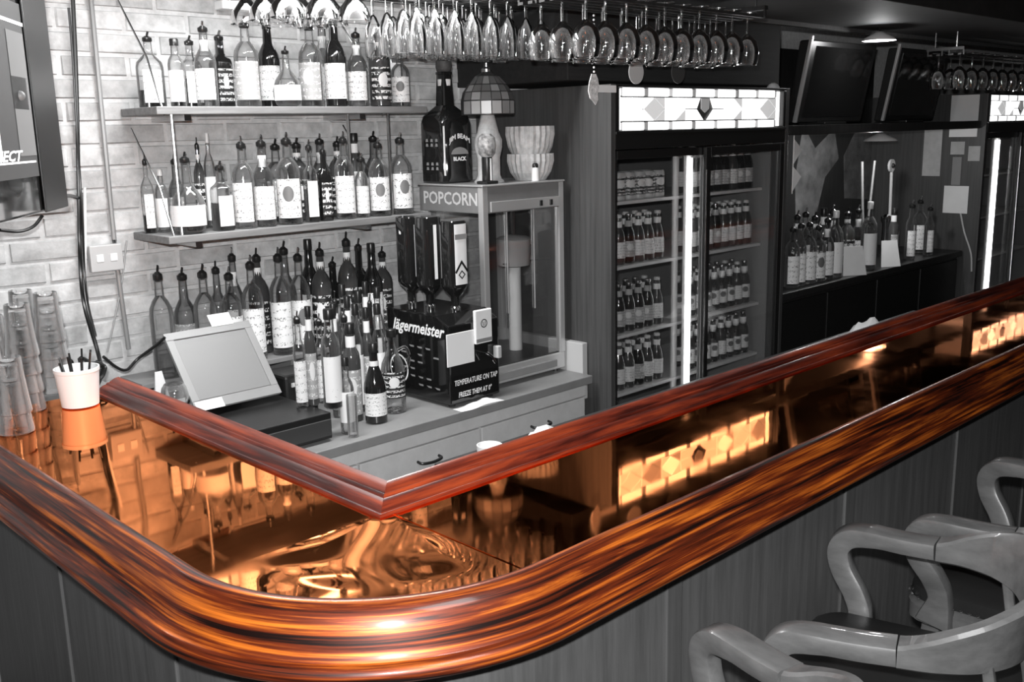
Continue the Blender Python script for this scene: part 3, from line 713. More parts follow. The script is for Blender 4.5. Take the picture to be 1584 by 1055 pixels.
# four larger things at the front edge of that crowd
p = atZ(527, 668, KZ)
jb = thing('bottle', 'clear bottle with a plain white label, at the front by the cash drawer', 'bottle', (p[0] + .01, 2.80, KZ), -FACE)
MB().lathe([(.022, 0), (.026, .004), (.026, .165), (.022, .185), (.012, .205), (.011, .25), (.0125, .252), (.0125, .26)], 18).build('glass_body', M['bottle_clear'], jb, smooth=True)
q, u = label_patch(.026, .045, .155, 3.2); put_label('label', q, u, M['white'], jb)
MB().lathe([(.0135, .245), (.0135, .272), (.012, .276)], 12).build('cap', M['cap'], jb, smooth=True)
p = atZ(546, 676, KZ)
hg = thing('tall_glass', 'narrow tall clear glass beside the plain white label', 'glass', (p[0] + .005, 2.755, KZ))
MB().lathe([(.012, 0), (.019, .003), (.0195, .15), (.018, .15), (.017, .01), (.001, .008)], 16, cap1=False).build('bowl', M['glass_tumbler'], hg, smooth=True)
p = atZ(585, 653, KZ)
wb_ = thing('wine_bottle', 'dark stout bottle with white label at the front of the back counter', 'bottle', (p[0], 2.84, KZ), -FACE)
MB().lathe([(.034, 0), (.0405, .006), (.0405, .13), (.037, .15), (.024, .19), (.0155, .215), (.014, .275), (.016, .277), (.016, .285)], 22).build('glass_body', M['bottle_dark'], wb_, smooth=True)
q, u = label_patch(.0405, .03, .115, 2.6); put_label('label', q, u, M['lab_white'], wb_)
q, u = label_patch(.0165, .20, .23, 5.0); put_label('neck_label', q, u, M['lab_plain'], wb_)
MB().lathe([(.0168, .262), (.017, .264), (.017, .292), (.015, .296)], 16).build('cap', M['cap'], wb_, smooth=True)
p = atZ(617, 640, KZ)
cb = thing('liquor_jug', 'large clear handled bottle with black round label beside the dispenser', 'bottle', (p[0] + .01, 2.90, KZ), -FACE)
MB().lathe([(.036, 0), (.045, .006), (.045, .16), (.040, .19), (.024, .225), (.016, .25), (.015, .29), (.0175, .292), (.0175, .30)], 22).build('glass_body', M['bottle_clear'], cb, smooth=True)
q, u = label_patch(.045, .06, .16, 2.2); put_label('label', q, u, M['lab_black'], cb)
MB().lathe([(.018, .288), (.0185, .29), (.0185, .315), (.016, .318)], 14).build('cap', M['cap'], cb, smooth=True)
MB().tube(smooth_path([(.022, .0, .235), (.05, 0, .245), (.064, 0, .215), (.058, 0, .175), (.044, 0, .155)], 4), .006, 8).build('handle', M['bottle_clear'], cb, smooth=True)
# brandy glass and folded paper behind the short rail
p = atY(265, 590, 2.72)
sn = thing('brandy_glass', 'round brandy glass with a small tag behind the short rail', 'glass', (1.392, 3.085, DZ))
MB().lathe([(.032, 0), (.033, .002), (.006, .008), (.005, .028), (.022, .04), (.042, .062), (.047, .085), (.040, .115), (.032, .128), (.0315, .127), (.0385, .114), (.0455, .085), (.040, .063), (.001, .045)], 20, cap1=False).build('bowl', M['glass_tumbler'], sn, smooth=True)
MB().obox((-.018, -.050, .055), (.03, .004, 0), (0, .001, 0), (.004, 0, .03)).build('tag', M['paper_grey'], sn)
p = atY(258, 555, 3.262)
fp = MB().add([(-.035, -.006, 0), (.030, -.006, 0), (.005, .006, .15), (-.02, .006, .15), (-.035, .012, 0), (.030, .012, 0), (.005, .010, .15), (-.02, .010, .15)],
              [(0, 1, 2, 3), (7, 6, 5, 4), (0, 3, 7, 4), (1, 5, 6, 2), (3, 2, 6, 7), (0, 4, 5, 1)]).build('folded_card', M['paper'])
fp.location = (1.403, 3.195, DZ); tag(fp, 'white folded card standing behind the till screen', 'card')

# ------------------------------------------------------------------ black shot dispenser with upturned bottles
JX0, JX1, JY0, JY1 = 2.325, 2.582, 2.76, 3.14; JZ0, JZ1 = KZ + .012, zup(671, 511, 2.76)
jd = thing('shot_dispenser', 'black box liquor dispenser with white lettering on the back counter', 'drink dispenser', ((JX0 + JX1) / 2, (JY0 + JY1) / 2, KZ))
MB().add([(JX0, JY0, JZ0), (JX1, JY0, JZ0), (JX1, JY1, JZ0), (JX0, JY1, JZ0), (JX0, JY0, JZ1), (JX1, JY0, JZ1), (JX1, JY1, JZ1 + .035), (JX0, JY1, JZ1 + .035), (JX0, JY0 + .07, JZ1 + .035), (JX1, JY0 + .07, JZ1 + .035)],
         [(0, 3, 2, 1), (0, 1, 5, 4), (4, 5, 9, 8), (8, 9, 6, 7), (2, 3, 7, 6), (0, 4, 8, 7, 3), (1, 2, 6, 9, 5)]).build('housing', M['black_gloss'], jd, world=True, bevel=0.006)
for x in (JX0 + .03, JX1 - .03):
    for y in (JY0 + .03, JY1 - .03): MB().lathe([(.014, 0), (.014, .013)], 10, (x, y, KZ)).build('foot', M['black'], jd, world=True)
def onfront(px, py): return atY(px, py, JY0 - .001)
q0, q1 = onfront(692, 569), onfront(732, 510)
pn = MB().box((q0[0], JY0 - .004, q0[2]), (q1[0], JY0 + .001, q1[2])).build('white_panel', M['white'], jd, world=True, bevel=0.001)
q0, q1 = onfront(733, 533), onfront(757, 476)
bd = MB().box((q0[0], JY0 - .014, q0[2]), (q1[0], JY0 + .001, q1[2])).build('badge', M['paper'], jd, world=True, bevel=0.004)
cx, cz = (q0[0] + q1[0]) / 2, (q0[2] + q1[2]) / 2 + .012
mb = MB(); n = 24
for r in (.013, .017):
    for i in range(n): mb.v.append(Vector((cx + r * math.cos(2 * PI * i / n), JY0 - .0152, cz + r * math.sin(2 * PI * i / n))))
for i in range(n): mb.f.append((i, (i + 1) % n, n + (i + 1) % n, n + i))
for s_ in (-1, 1): mb.quad((cx + s_ * .002, JY0 - .0152, cz - .010), (cx + s_ * .005, JY0 - .0152, cz - .010), (cx + s_ * .008, JY0 - .0152, cz + .008), (cx + s_ * .004, JY0 - .0152, cz + .008))
mb.build('emblem', M['black'], bd, world=True)
MB().box((q0[0] + .002, JY0 - .0155, q0[2] + .006), (q1[0] - .002, JY0 - .0145, q0[2] + .02)).build('badge_band', M['midgrey'], bd, world=True)
q0 = onfront(745, 545)
sp = MB().tube([(q0[0], JY0, q0[2]), (q0[0], JY0 - .035, q0[2] + .002), (q0[0] + .012, JY0 - .045, q0[2] - .012), (q0[0] + .03, JY0 - .045, q0[2] - .04)], .006, 8).build('tap_spout', M['chrome'], jd, world=True, smooth=True)
q1 = onfront(765, 545); MB().box((q1[0] - .008, JY0 - .03, q1[2] - .02), (q1[0] + .012, JY0 - .001, q1[2] + .028)).build('tap_lever', M['lightgrey'], jd, world=True, bevel=0.003)
a_, b_ = onfront(697, 597), onfront(776, 572)
text('TEMPERATURE ON TAP', JX1 - JX0 - .035, .022, (JX0 + .022, JY0 - .0015, onfront(697, 600)[2]), (1, 0, 0), (0, 0, 1), M['ink'], jd, shear=0.15, bold=0.02)
text('FREEZE THEM AT 0\u00b0', JX1 - JX0 - .085, .022, (JX0 + .04, JY0 - .0015, onfront(705, 617)[2]), (1, 0, 0), (0, 0, 1), M['ink'], jd, shear=0.15, bold=0.02)
text('J\u00e4germeister', .33, .062, (JX0 - .0015, JY1 - .03, JZ1 - .062), (0, -1, 0), (0, 0, 1), M['ink'], jd, shear=0.35, bold=0.025)
mb = MB(); rr = random.Random(4)                 # faint small print on the side, and a ring emblem
for i in range(6):
    for j in range(5):
        y = JY0 + .06 + j * .05; z = JZ0 + .05 + i * .03
        if rr.random() < .75: mb.quad((JX0 - .0012, y, z), (JX0 - .0012, y + rr.uniform(.015, .035), z), (JX0 - .0012, y + .03, z + .007), (JX0 - .0012, y, z + .007))
mb.build('small_print', M['midgrey'], jd, world=True, kind='stuff')
mb = MB(); n = 28; cy, cz = JY1 - .07, JZ0 + .10
for r in (.052, .059):
    for i in range(n): mb.v.append(Vector((JX0 - .0014, cy + r * math.cos(2 * PI * i / n), cz + r * math.sin(2 * PI * i / n))))
for i in range(n): mb.f.append((i, (i + 1) % n, n + (i + 1) % n, n + i))
mb.build('ring_emblem', M['ink'], jd, world=True)
for i, (px, Y, ty, by) in enumerate(((634, 3.09, 335, 440), (663, 2.97, 335, 440), (702, 2.86, 341, 440))):
    x = 2.45; zt = JZ1 + .035
    x = atY(px, 400, Y)[0]; x = min(max(x, JX0 + .05), JX1 - .05)
    t = thing('upturned_bottle', ('upturned dark liquor bottle at the back of the dispenser', 'upturned dark liquor bottle in the middle of the dispenser', 'upturned dark liquor bottle with white crest label at the dispenser front')[i], 'bottle', (x, Y, zt), 0, 'upturned bottles on the dispenser')
    H = zup(px, ty, Y) - zt
    MB().lathe([(.0145, .020), (.0145, .055), (.026, .070), (.040, .088), (.043, .10), (.043, H - .004), (.040, H)], 24, power=4.0).build('glass_body', M['bottle_dark'], t, smooth=True)
    nk = MB().lathe([(.020, 0), (.020, .012), (.013, .02), (.013, .03)], 14).build('neck_valve', M['chrome'], t, smooth=True)
    if i == 2:
        q, u = label_patch(.0435, .105, H - .012, 1.25, 4.0); put_label('label', q, u, M['paper'], t)
        yy = -.0452; zc = .15
        mb = MB(); mb.quad((-.034, yy, .155), (0, yy, .20), (0, yy, .185), (-.028, yy, .148)); mb.quad((.034, yy, .155), (.028, yy, .148), (0, yy, .185), (0, yy, .20))
        for k in range(4):
            a0 = PI / 2 * k; e = lambda a, r: (r * math.cos(a), yy, .143 + r * math.sin(a)); mb.quad(e(a0, .018), e(a0 + PI / 2, .018), e(a0 + PI / 2, .011), e(a0, .011))
        mb.build('crest', M['black'], t)
        MB().quad((-.03, yy, H - .07), (.03, yy, H - .07), (.03, yy, H - .05), (-.03, yy, H - .05)).build('label_band', M['midgrey'], t)
    else:
        q, u = label_patch(.0435, .12, H - .03, .35, 4.0); put_label('label', q, u, M['lab_plain'], t)
# crumpled cloth under it
mb = MB(); rr = random.Random(9); n, k = 16, 5
for i in range(n + 1):
    for j in range(k + 1):
        u, v_ = i / n, j / k
        edge = min(1, 4 * v_, 4 * (1 - v_), 4 * u, 4 * (1 - u))
        mb.v.append(Vector((JX0 - .0 + .22 * u, JY0 - .060 + .05 * v_ - .008 * math.sin(7 * u), KZ + .001 + edge * (.006 + .008 * abs(math.sin(9 * u + 2 * v_)) + rr.uniform(0, .003)))))
for i in range(n):
    for j in range(k): a = i * (k + 1) + j; mb.f.append((a, a + k + 1, a + k + 2, a + 1))
o = mb.build('cloth', M['white'], None, smooth=True, origin=(JX0 + .1, JY0 - .02, KZ)); tag(o, 'crumpled white cloth tucked under the black dispenser', 'cloth')

# ------------------------------------------------------------------ popcorn machine
PX0, PX1, PY0, PY1 = 2.60, 3.06, 2.85, 3.24; PZ1 = zup(745, 287, PY0)
pm = thing('popcorn_machine', 'glass sided popcorn machine standing against the fridge side', 'popcorn machine', ((PX0 + PX1) / 2, (PY0 + PY1) / 2, KZ))
MB().box((PX0, PY0, KZ + .015), (PX1, PY1, KZ + .085)).build('base', M['alu'], pm, world=True, bevel=0.004)
MB().box((PX0 + .02, PY0 - .012, KZ + .03), (PX1 - .06, PY0 + .001, KZ + .062)).build('crumb_drawer', M['counter'], pm, world=True, bevel=0.003)
for x in (PX0 + .03, PX1 - .03):
    for y in (PY0 + .03, PY1 - .03): MB().lathe([(.012, 0), (.012, .016)], 8, (x, y, KZ)).build('foot', M['black'], pm, world=True)
MB().box((PX0 + .01, PY0 + .01, KZ + .085), (PX1 - .01, PY1 - .01, KZ + .091)).build('floor_tray', M['darkgrey'], pm, world=True)
PH = zup(745, 332, PY0)
hd = MB().box((PX0, PY0, PH), (PX1, PY1, PZ1 - .008)).build('header', M['popcorn'], pm, world=True, bevel=0.003)
MB().box((PX0 - .006, PY0 - .006, PZ1 - .008), (PX1 + .006, PY1 + .006, PZ1)).build('lid', M['alu'], pm, world=True, bevel=0.003)
text('POPCORN', PY1 - PY0 - .06, .052, (PX0 - .0012, PY1 - .03, PH + .03), (0, -1, 0), (0, 0, 1), M['lightgrey'], hd, bold=0.02)
cp = MB().box((PX0 + .04, PY0 - .006, PH + .004), (PX1 - .03, PY0 + .001, PH + .045)).build('control_panel', M['alu'], pm, world=True, bevel=0.002)
for x in (PX1 - .15, PX1 - .09): MB().box((x, PY0 - .012, PH + .012), (x + .014, PY0 - .005, PH + .035)).build('switch', M['black'], cp, world=True)
for x, y in ((PX0, PY0), (PX1 - .026, PY0), (PX0, PY1 - .026), (PX1 - .026, PY1 - .026)):
    MB().box((x - .0015, y - .0015, KZ + .085), (x + .0275, y + .0275, PH if y > PY0 else PZ1 - .0085)).build('post', M['alu'], pm, world=True, bevel=0.003)
MB().box((PX0 + .026, PY0 + .008, KZ + .091), (PX1 - .026, PY0 + .012, PH)).build('glass_pane', M['pane'], pm, world=True)
MB().box((PX0 + .008, PY0 + .026, KZ + .091), (PX0 + .012, PY1 - .026, PH)).build('glass_pane', M['pane'], pm, world=True)
MB().box((PX1 - .012, PY0 + .026, KZ + .091), (PX1 - .008, PY1 - .026, PH)).build('glass_pane', M['pane'], pm, world=True)
for px in (788, 829):
    x = atY(px, 450, PY0)[0]; MB().box((x - .002, PY0 + .004, KZ + .3), (x + .002, PY0 + .009, PH)).build('door_edge', M['alu'], pm, world=True)
kx, ky = atY(795, 395, 3.02)[0], 3.02; kz0, kz1 = zup(795, 412, ky), zup(795, 370, ky)
kt = MB().lathe([(.03, kz0 - KZ), (.068, kz0 - KZ + .006), (.072, kz1 - KZ), (.074, kz1 - KZ + .002), (.06, kz1 - KZ + .012), (.012, kz1 - KZ + .02)], 24, (kx, ky, KZ)).build('kettle', M['kettle'], pm, world=True, smooth=True)
MB().tube([(kx, ky, kz1 + .015), (kx, ky, PH)], .010, 8).build('hanger', M['steel'], kt, world=True, smooth=True)
MB().tube([(kx - .09, ky - .03, kz0 + .02), (kx + .12, ky - .03, kz0 + .02)], .004, 6).build('crossbar', M['steel'], kt, world=True)
MB().lathe([(.028, 0), (.028, kz0 - KZ - .095)], 20, (kx, ky, KZ + .092)).build('measuring_tube', M['white'], pm, world=True, smooth=True)

# on top of it: jug, leaded lamp, bowls, shaker
s = 0.081; jx, jy = 2.686, 3.156
jg = thing('giant_bottle', 'giant square black whiskey bottle on top of the popcorn machine', 'bottle', (jx, jy, PZ1))
H = zup(691, 112, jy) - PZ1; hb = zup(691, 180, jy) - PZ1
MB().lathe([(s * .9, 0), (s, .008), (s, hb - .03), (s * .90, hb), (s * .58, hb + .026), (.030, hb + .042), (.024, H - .012), (.027, H - .010), (.027, H)], 32, power=7).build('glass_body', M['bottle_dark'], jg, smooth=True)
cpz = zup(691, 90, jy) - PZ1
MB().lathe([(.026, H), (.030, H + .004), (.034, H + .02), (.032, cpz - .008), (.020, cpz)], 18).build('stopper', grey('stopper', 0.06, 0.6, var=0.5, scale=40, bump=0.6), jg, smooth=True)
MB().lathe([(.0275, H - .055), (.0285, H - .054), (.0285, H - .03), (.0275, H - .029)], 16).build('neck_band', M['paper'], jg, smooth=True)
yf = -s - .0015
text('JIM BEAM', .112, .026, (jx - .056, jy + yf, PZ1 + hb * .56), (1, 0, 0), (0, 0, 1), M['ink'], jg, arch=.022, bold=0.03)
text('BLACK', .07, .017, (jx - .035, jy + yf, PZ1 + hb * .33), (1, 0, 0), (0, 0, 1), M['ink'], jg, bold=0.04)
mb = MB(); n = 20
mb.v = [Vector((.046 * math.cos(PI * i / n), yf, hb * .43 + .028 * math.sin(PI * i / n))) for i in range(n + 1)]; mb.f = [tuple(range(n + 1))]
mb.build('emblem', M['midgrey'], jg)
mb = MB(); rr = random.Random(3)
for zz in (.62, .55, .27, .20):
    for k in range(3): y = -.035 + .03 * k; mb.quad((-s - .0015, y - .008, hb * zz), (-s - .0015, y + .008, hb * zz), (-s - .0015, y + .006, hb * zz + .012), (-s - .0015, y - .006, hb * zz + .012))
mb.build('side_print', M['midgrey'], jg, kind='stuff')
MB().box((-s * .96 - .002, -s * .96 - .002, hb * .12), (-s * .96 + .003, -s * .96 + .003, hb * .85)).build('edge_strip', M['white'], jg)  # highlight along the bottle's corner, put in as a white strip

lx, ly = atY(754, 170, 2.975)[0], 2.975
lm = thing('leaded_lamp', 'leaded glass table lamp with domed shade on the popcorn machine', 'lamp', (lx, ly, PZ1))
zb_, zt_ = zup(752, 178, ly) - PZ1, zup(752, 112, ly) - PZ1
R_ = 0.110; n = 16; prof = [(R_, zb_), (R_, zb_ + .055), (R_ * .92, zb_ + .088), (R_ * .74, zb_ + .116), (R_ * .46, zt_ - .016), (.02, zt_)]
shade = MB().lathe([(r - .003, z - .001) for r, z in prof], n, cap0=False, cap1=True).build('shade', M['lead'], lm, smooth=True)
gm = [grey('shade_glass_%s' % k_, v_, 0.3, coat=0.3) for k_, v_ in (('dark', 0.10), ('mid', 0.20), ('pale', 0.34))]
for j in range(4):
    for i in range(n):
        if math.sin(2 * PI * (i + .5) / n) > 0.45: continue
        (r0, z0_), (r1, z1_) = prof[j], prof[j + 1]; g = .05
        a0, a1 = 2 * PI * (i + .5 + g) / n, 2 * PI * (i + 1.5 - g) / n; t0, t1 = .06, .94
        ra, za, rb, zb2 = r0 + (r1 - r0) * t0, z0_ + (z1_ - z0_) * t0, r0 + (r1 - r0) * t1, z0_ + (z1_ - z0_) * t1
        P4 = [(ra * math.cos(a0), ra * math.sin(a0), za), (ra * math.cos(a1), ra * math.sin(a1), za), (rb * math.cos(a1), rb * math.sin(a1), zb2), (rb * math.cos(a0), rb * math.sin(a0), zb2)]
        MB().add(P4, [(0, 1, 2, 3)]).build('shade_pane', gm[(1 if (i + j) % 2 else 2) if j == 0 else (0 if (i + j) % 3 else 1)], shade)
MB().lathe([(.018, zt_ - .002), (.02, zt_), (.02, zt_ + .012), (.008, zt_ + .02), (.008, zt_ + .035)], 12).build('finial', M['steel'], lm, smooth=True)
MB().lathe([(.06, 0), (.062, .006), (.052, .014), (.046, .03), (.046, .10), (.056, .14), (.056, .17), (.044, .20), (.03, zb_ - .01), (.012, zb_ + .06)], 20).build('stem', M['bowl'], lm, smooth=True)
vx = atY(748, 250, 2.92)[0]
vs = thing('tap_handle', 'dark striped tap handle with patterned head leaning by the lamp', 'tap handle', (vx, 2.90, PZ1))
MB().box((-.032, -.03, 0), (.032, .03, .012)).build('foot_plate', M['black'], vs, bevel=0.003)
MB().lathe([(.020, .012), (.021, .014), (.021, .10), (.020, .105)], 14).build('shaft', M['black'], vs, smooth=True)
MB().box((-.003, -.0225, .014), (.004, -.0205, .10)).build('stripe', M['white'], vs)
MB().lathe([(.021, .105), (.034, .12), (.038, .15), (.034, .18), (.018, .195)], 16).build('head', grey('patterned_head', 0.3, 0.5, var=0.9, scale=55), vs, smooth=True)
bx, by = atY(821, 270, 2.955)[0], 2.955
z1_ = zup(821, 238, by) - PZ1; z2_ = zup(821, 197, by) - PZ1
def fluted(r0, r1, h, n=24):
    mb = MB(); N2 = n * 2
    for (r, z, a) in ((r0, 0, 0), (r0 * .35 + r1 * .65, h * .30, .5), (r1, h * .72, 1), (r1 * .985, h, 1)):
        for i in range(N2): an = 2 * PI * i / N2; rr_ = r + a * (.0035 if i % 2 else -.0035); mb.v.append(Vector((rr_ * math.cos(an), rr_ * math.sin(an), z)))
    for j in range(3):
        for i in range(N2): i2 = (i + 1) % N2; mb.f.append((j * N2 + i, j * N2 + i2, (j + 1) * N2 + i2, (j + 1) * N2 + i))
    mb.f.append(tuple(reversed(range(N2)))); 
    k0 = 3 * N2; b0 = len(mb.v)
    for i in range(N2): an = 2 * PI * i / N2; mb.v.append(Vector(((r1 * .985 - .008) * math.cos(an), (r1 * .985 - .008) * math.sin(an), h)))
    for i in range(N2): an = 2 * PI * i / N2; mb.v.append(Vector(((r0 - .004) * math.cos(an), (r0 - .004) * math.sin(an), h * .2)))
    for i in range(N2): i2 = (i + 1) % N2; mb.f.append((k0 + i, k0 + i2, b0 + i2, b0 + i)); mb.f.append((b0 + i, b0 + i2, b0 + N2 + i2, b0 + N2 + i))
    mb.f.append(tuple(b0 + N2 + i for i in range(N2))); return mb
o = fluted(.064, .096, z1_).build('popcorn_bowl', M['bowl'], None, smooth=False); o.location = (bx, by, PZ1); tag(o, 'fluted pale bowl, the lower of two stacked on the popcorn machine', 'bowl', 'fluted bowls on the popcorn machine')
o = fluted(.076, .100, z2_ - z1_ + .012).build('popcorn_bowl', M['bowl'], None, smooth=False); o.location = (bx, by, PZ1 + z1_ * .92); tag(o, 'fluted pale bowl, the upper of two stacked on the popcorn machine', 'bowl', 'fluted bowls on the popcorn machine')
sx_ = atY(827, 281, 2.88)[0]; sh = thing('salt_shaker', 'small white salt shaker before the stacked bowls', 'shaker', (sx_, 2.875, PZ1))
MB().lathe([(.015, 0), (.0165, .003), (.015, .045), (.012, .055)], 14).build('body', M['white'], sh, smooth=True)
MB().lathe([(.0125, .054), (.0125, .066), (.008, .072)], 14).build('cap', M['cap'], sh, smooth=True)
# ------------------------------------------------------------------ fridges with leaded light boxes
GF = [emit('fridge_interior', 0.30, 0.0)]
M['fr_in'] = grey('fridge_lining', 0.20, 0.5)
M['fr_shelf'] = grey('fridge_shelf', 0.75, 0.4)
FY = 2.63; FZ1 = zup(1085, 133, FY)
def fridge(X0, label, mats):
    W = 1.365; X1 = X0 + W
    t = thing('drinks_fridge', label, 'fridge', ((X0 + X1) / 2, (FY + 3.2) / 2, FL))
    B = lambda a, b, n, m_, par=t, bv=0.003, kind=None: MB().box(a, b).build(n, m_, par, world=True, bevel=bv, kind=kind)
    BY = 3.25
    B((X0, FY, FL), (X0 + .03, WY - .02, FZ1), 'side_panel', M['fridge_side'])
    B((X1 - .03, FY, FL), (X1, BY, FZ1), 'side_panel', M['fridge_side'])
    B((X0 + .03, FY + .06, FZ1 - .04), (X1 - .03, BY, FZ1), 'top', M['black'])
    B((X0 + .03, BY - .02, FL + .05), (X1 - .03, BY, FZ1 - .04), 'back_lining', M['fr_in'])
    B((X0 + .03, FY + .07, FL + .14), (X0 + .045, BY - .02, FZ1 - .2), 'side_lining', M['fr_in']); B((X1 - .045, FY + .07, FL + .14), (X1 - .03, BY - .02, FZ1 - .2), 'side_lining', M['fr_in'])
    B((X0 + .03, FY + .01, FL), (X1 - .03, BY - .02, FL + .14), 'base', M['black'])
    z0_, z1_ = FZ1 - .185, FZ1 - .012
    # header frame round the light box
    for a, b in (((X0 + .03, FY, z1_), (X1 - .03, FY + .06, FZ1)), ((X0 + .03, FY, z0_ - .075), (X1 - .03, FY + .07, z0_)), ((X0 + .03, FY, z0_), (X0 + .055, FY + .06, z1_)), ((X1 - .055, FY, z0_), (X1 - .03, FY + .06, z1_))):
        B(a, b, 'header_frame', M['black'])
    B((X0 + .03, FY - .004, z0_ - .012), (X1 - .03, FY, z0_ - .004), 'trim_strip', M['steel'], bv=0)
    lb = B((X0 + .055, FY + .03, z0_), (X1 - .055, FY + .06, z1_), 'light_box', M['lead'], bv=0)
    # leaded panes: border pieces top and bottom, lozenges between, a shield in the middle
    xa, xb = X0 + .058, X1 - .058; w = xb - xa; H = z1_ - z0_; yy = FY + .022; rr = random.Random(5)
    def pane(pts, mt): 
        c = Vector((sum(p[0] for p in pts) / len(pts), 0, sum(p[1] for p in pts) / len(pts))); vs = []
        for p in pts:
            v = Vector((p[0], 0, p[1])); v = c + (v - c) * .97; v -= (v - c).normalized() * .0022; vs.append((v.x, yy, v.z))
        k = len(vs); vs += [(a, yy + .006, b) for a, _, b in vs]
        MB().add(vs, [tuple(range(k)), tuple(range(2 * k - 1, k - 1, -1))] + [(i, (i + 1) % k, k + (i + 1) % k, k + i) for i in range(k)]).build('lit_pane', mt, lb, world=True)
    WHT, CRM, GRY, DIM = M['panes']
    nbd = 7; hb_ = .20
    pane([(xa, z0_), (xa + .028, z0_), (xa + .028, z1_), (xa, z1_)], WHT); pane([(xb - .028, z0_), (xb, z0_), (xb, z1_), (xb - .028, z1_)], WHT)
    xa += .03; xb -= .03; w = xb - xa
    for i in range(nbd):
        a, b = xa + w * i / nbd, xa + w * (i + 1) / nbd
        for (lo, hi) in ((z0_, z0_ + H * hb_), (z1_ - H * hb_, z1_)):
            c = .014
            pane([(a + c, lo), (b - c, lo), (b - c, hi), (a + c, hi)], WHT); pane([(b - c, lo), (b + c if i < nbd - 1 else b, lo), (b + c if i < nbd - 1 else b, hi), (b - c, hi)], (DIM, GRY)[i % 2])
    pane([(xa, z0_), (xa + .013, z0_), (xa + .013, z0_ + H * hb_), (xa, z0_ + H * hb_)], GRY); pane([(xa, z1_ - H * hb_), (xa + .013, z1_ - H * hb_), (xa + .013, z1_), (xa, z1_)], GRY)
    lo, hi = z0_ + H * hb_ + .003, z1_ - H * hb_ - .003; nd = 8; mid = (lo + hi) / 2
    for i in range(nd):
        a, b = xa + w * i / nd, xa + w * (i + 1) / nd; c = (a + b) / 2
        if i in (3, 4) : continue
        pane([(a, mid), (c, lo), (b, mid), (c, hi)], (CRM, WHT, GRY)[(i * 2) % 3])
        pane([(a, mid), (a, hi), (c, hi)], CRM); pane([(c, hi), (b, hi), (b, mid)], GRY if i % 2 else CRM); pane([(a, mid), (c, lo), (a, lo)], CRM); pane([(c, lo), (b, mid), (b, lo)], GRY if i % 3 else CRM)
    a, b = xa + w * 3 / nd, xa + w * 5 / nd; c = (a + b) / 2; s_ = .032
    pane([(c - s_, hi), (c + s_, hi), (c + s_, mid), (c, lo + .03), (c - s_, mid)], DIM)
    s_ = .032; pane([(a, hi), (c - s_ - .004, hi), (c - s_ - .03, mid), (a, mid)], CRM); pane([(a, mid), (c - s_ - .03, mid), (c - .01, lo), (a, lo)], CRM)
    pane([(c + s_ + .004, hi), (b, hi), (b, mid), (c + s_ + .03, mid)], CRM); pane([(c + s_ + .03, mid), (b, mid), (b, lo), (c + .01, lo)], CRM)
    # sliding doors
    dt_, db_ = z0_ - .08, FL + .15; xm = X0 + W * .5
    for (a, b, yo, n_) in ((X0 + .032, xm + .03, .022, 'left'), (xm - .015, X1 - .032, .0, 'right')):
        st = .036
        f = MB(); y0, y1 = FY + yo, FY + yo + .02
        d_ = B((a, y0, db_), (a + st, y1, dt_), 'door', M['black']); d_['label'] = '%s sliding glass door' % n_
        for p, q in (((b - st, y0, db_), (b, y1, dt_)), ((a + st, y0, dt_ - st), (b - st, y1, dt_)), ((a + st, y0, db_), (b - st, y1, db_ + st + .02))):
            MB().box(p, q).build('door_rail', M['black'], d_, bevel=.002, world=True)
        MB().box((a + st, y0 + .008, db_ + st), (b - st, y0 + .012, dt_ - st)).build('door_glass', M['pane'], d_, world=True)
    MB().box((xm - .017, FY - .004, db_ + .1), (xm - .011, FY + .001, dt_ - .1)).build('door_pull', M['steel'], t, world=True)
    # bright tube at the middle of the cabinet, shelves
    if X0 < 4:
        MB().box((xm - .050, FY + .085, FL + .2), (xm - .012, FY + .10, dt_ - .03)).build('light_holder', M['white'], t, world=True)
        MB().tube([(xm - .031, FY + .075, FL + .22), (xm - .031, FY + .075, dt_ - .05)], .009, 8).build('light_tube', M['tube'], t, world=True, smooth=True)
        MB().box((xm - .10, FY + .115, FL + .2), (xm - .066, FY + .125, dt_ - .03)).build('shelf_upright', M['fr_shelf'], t, world=True)
    else:
        xt = atY(1537, 300, FY + .065)[0]
        MB().box((xt - .05, FY + .07, FL + .2), (xt + .05, FY + .085, dt_ - .03)).build('light_holder', M['white'], t, world=True)
        MB().tube([(xt, FY + .06, FL + .22), (xt, FY + .06, dt_ - .05)], .012, 8).build('light_tube', M['tube'], t, world=True, smooth=True)
    zs = [zup(970, y, FY + .11) for y in (311, 411, 517, 606)] if X0 < 4 else [1.55, 1.25, .95]
    for z in zs + [FL + .25]:
        MB().box((X0 + .05, FY + .11, z - .014), (X1 - .05, BY - .03, z)).build('shelf', M['fr_shelf'], t, world=True)
    return t, zs, xm
fr1, FS, FXM = fridge(3.11, 'tall two door drinks fridge with lit leaded panel, full of bottles', None)
fridge(7.0, 'second drinks fridge with lit leaded panel beyond the back bar', None)
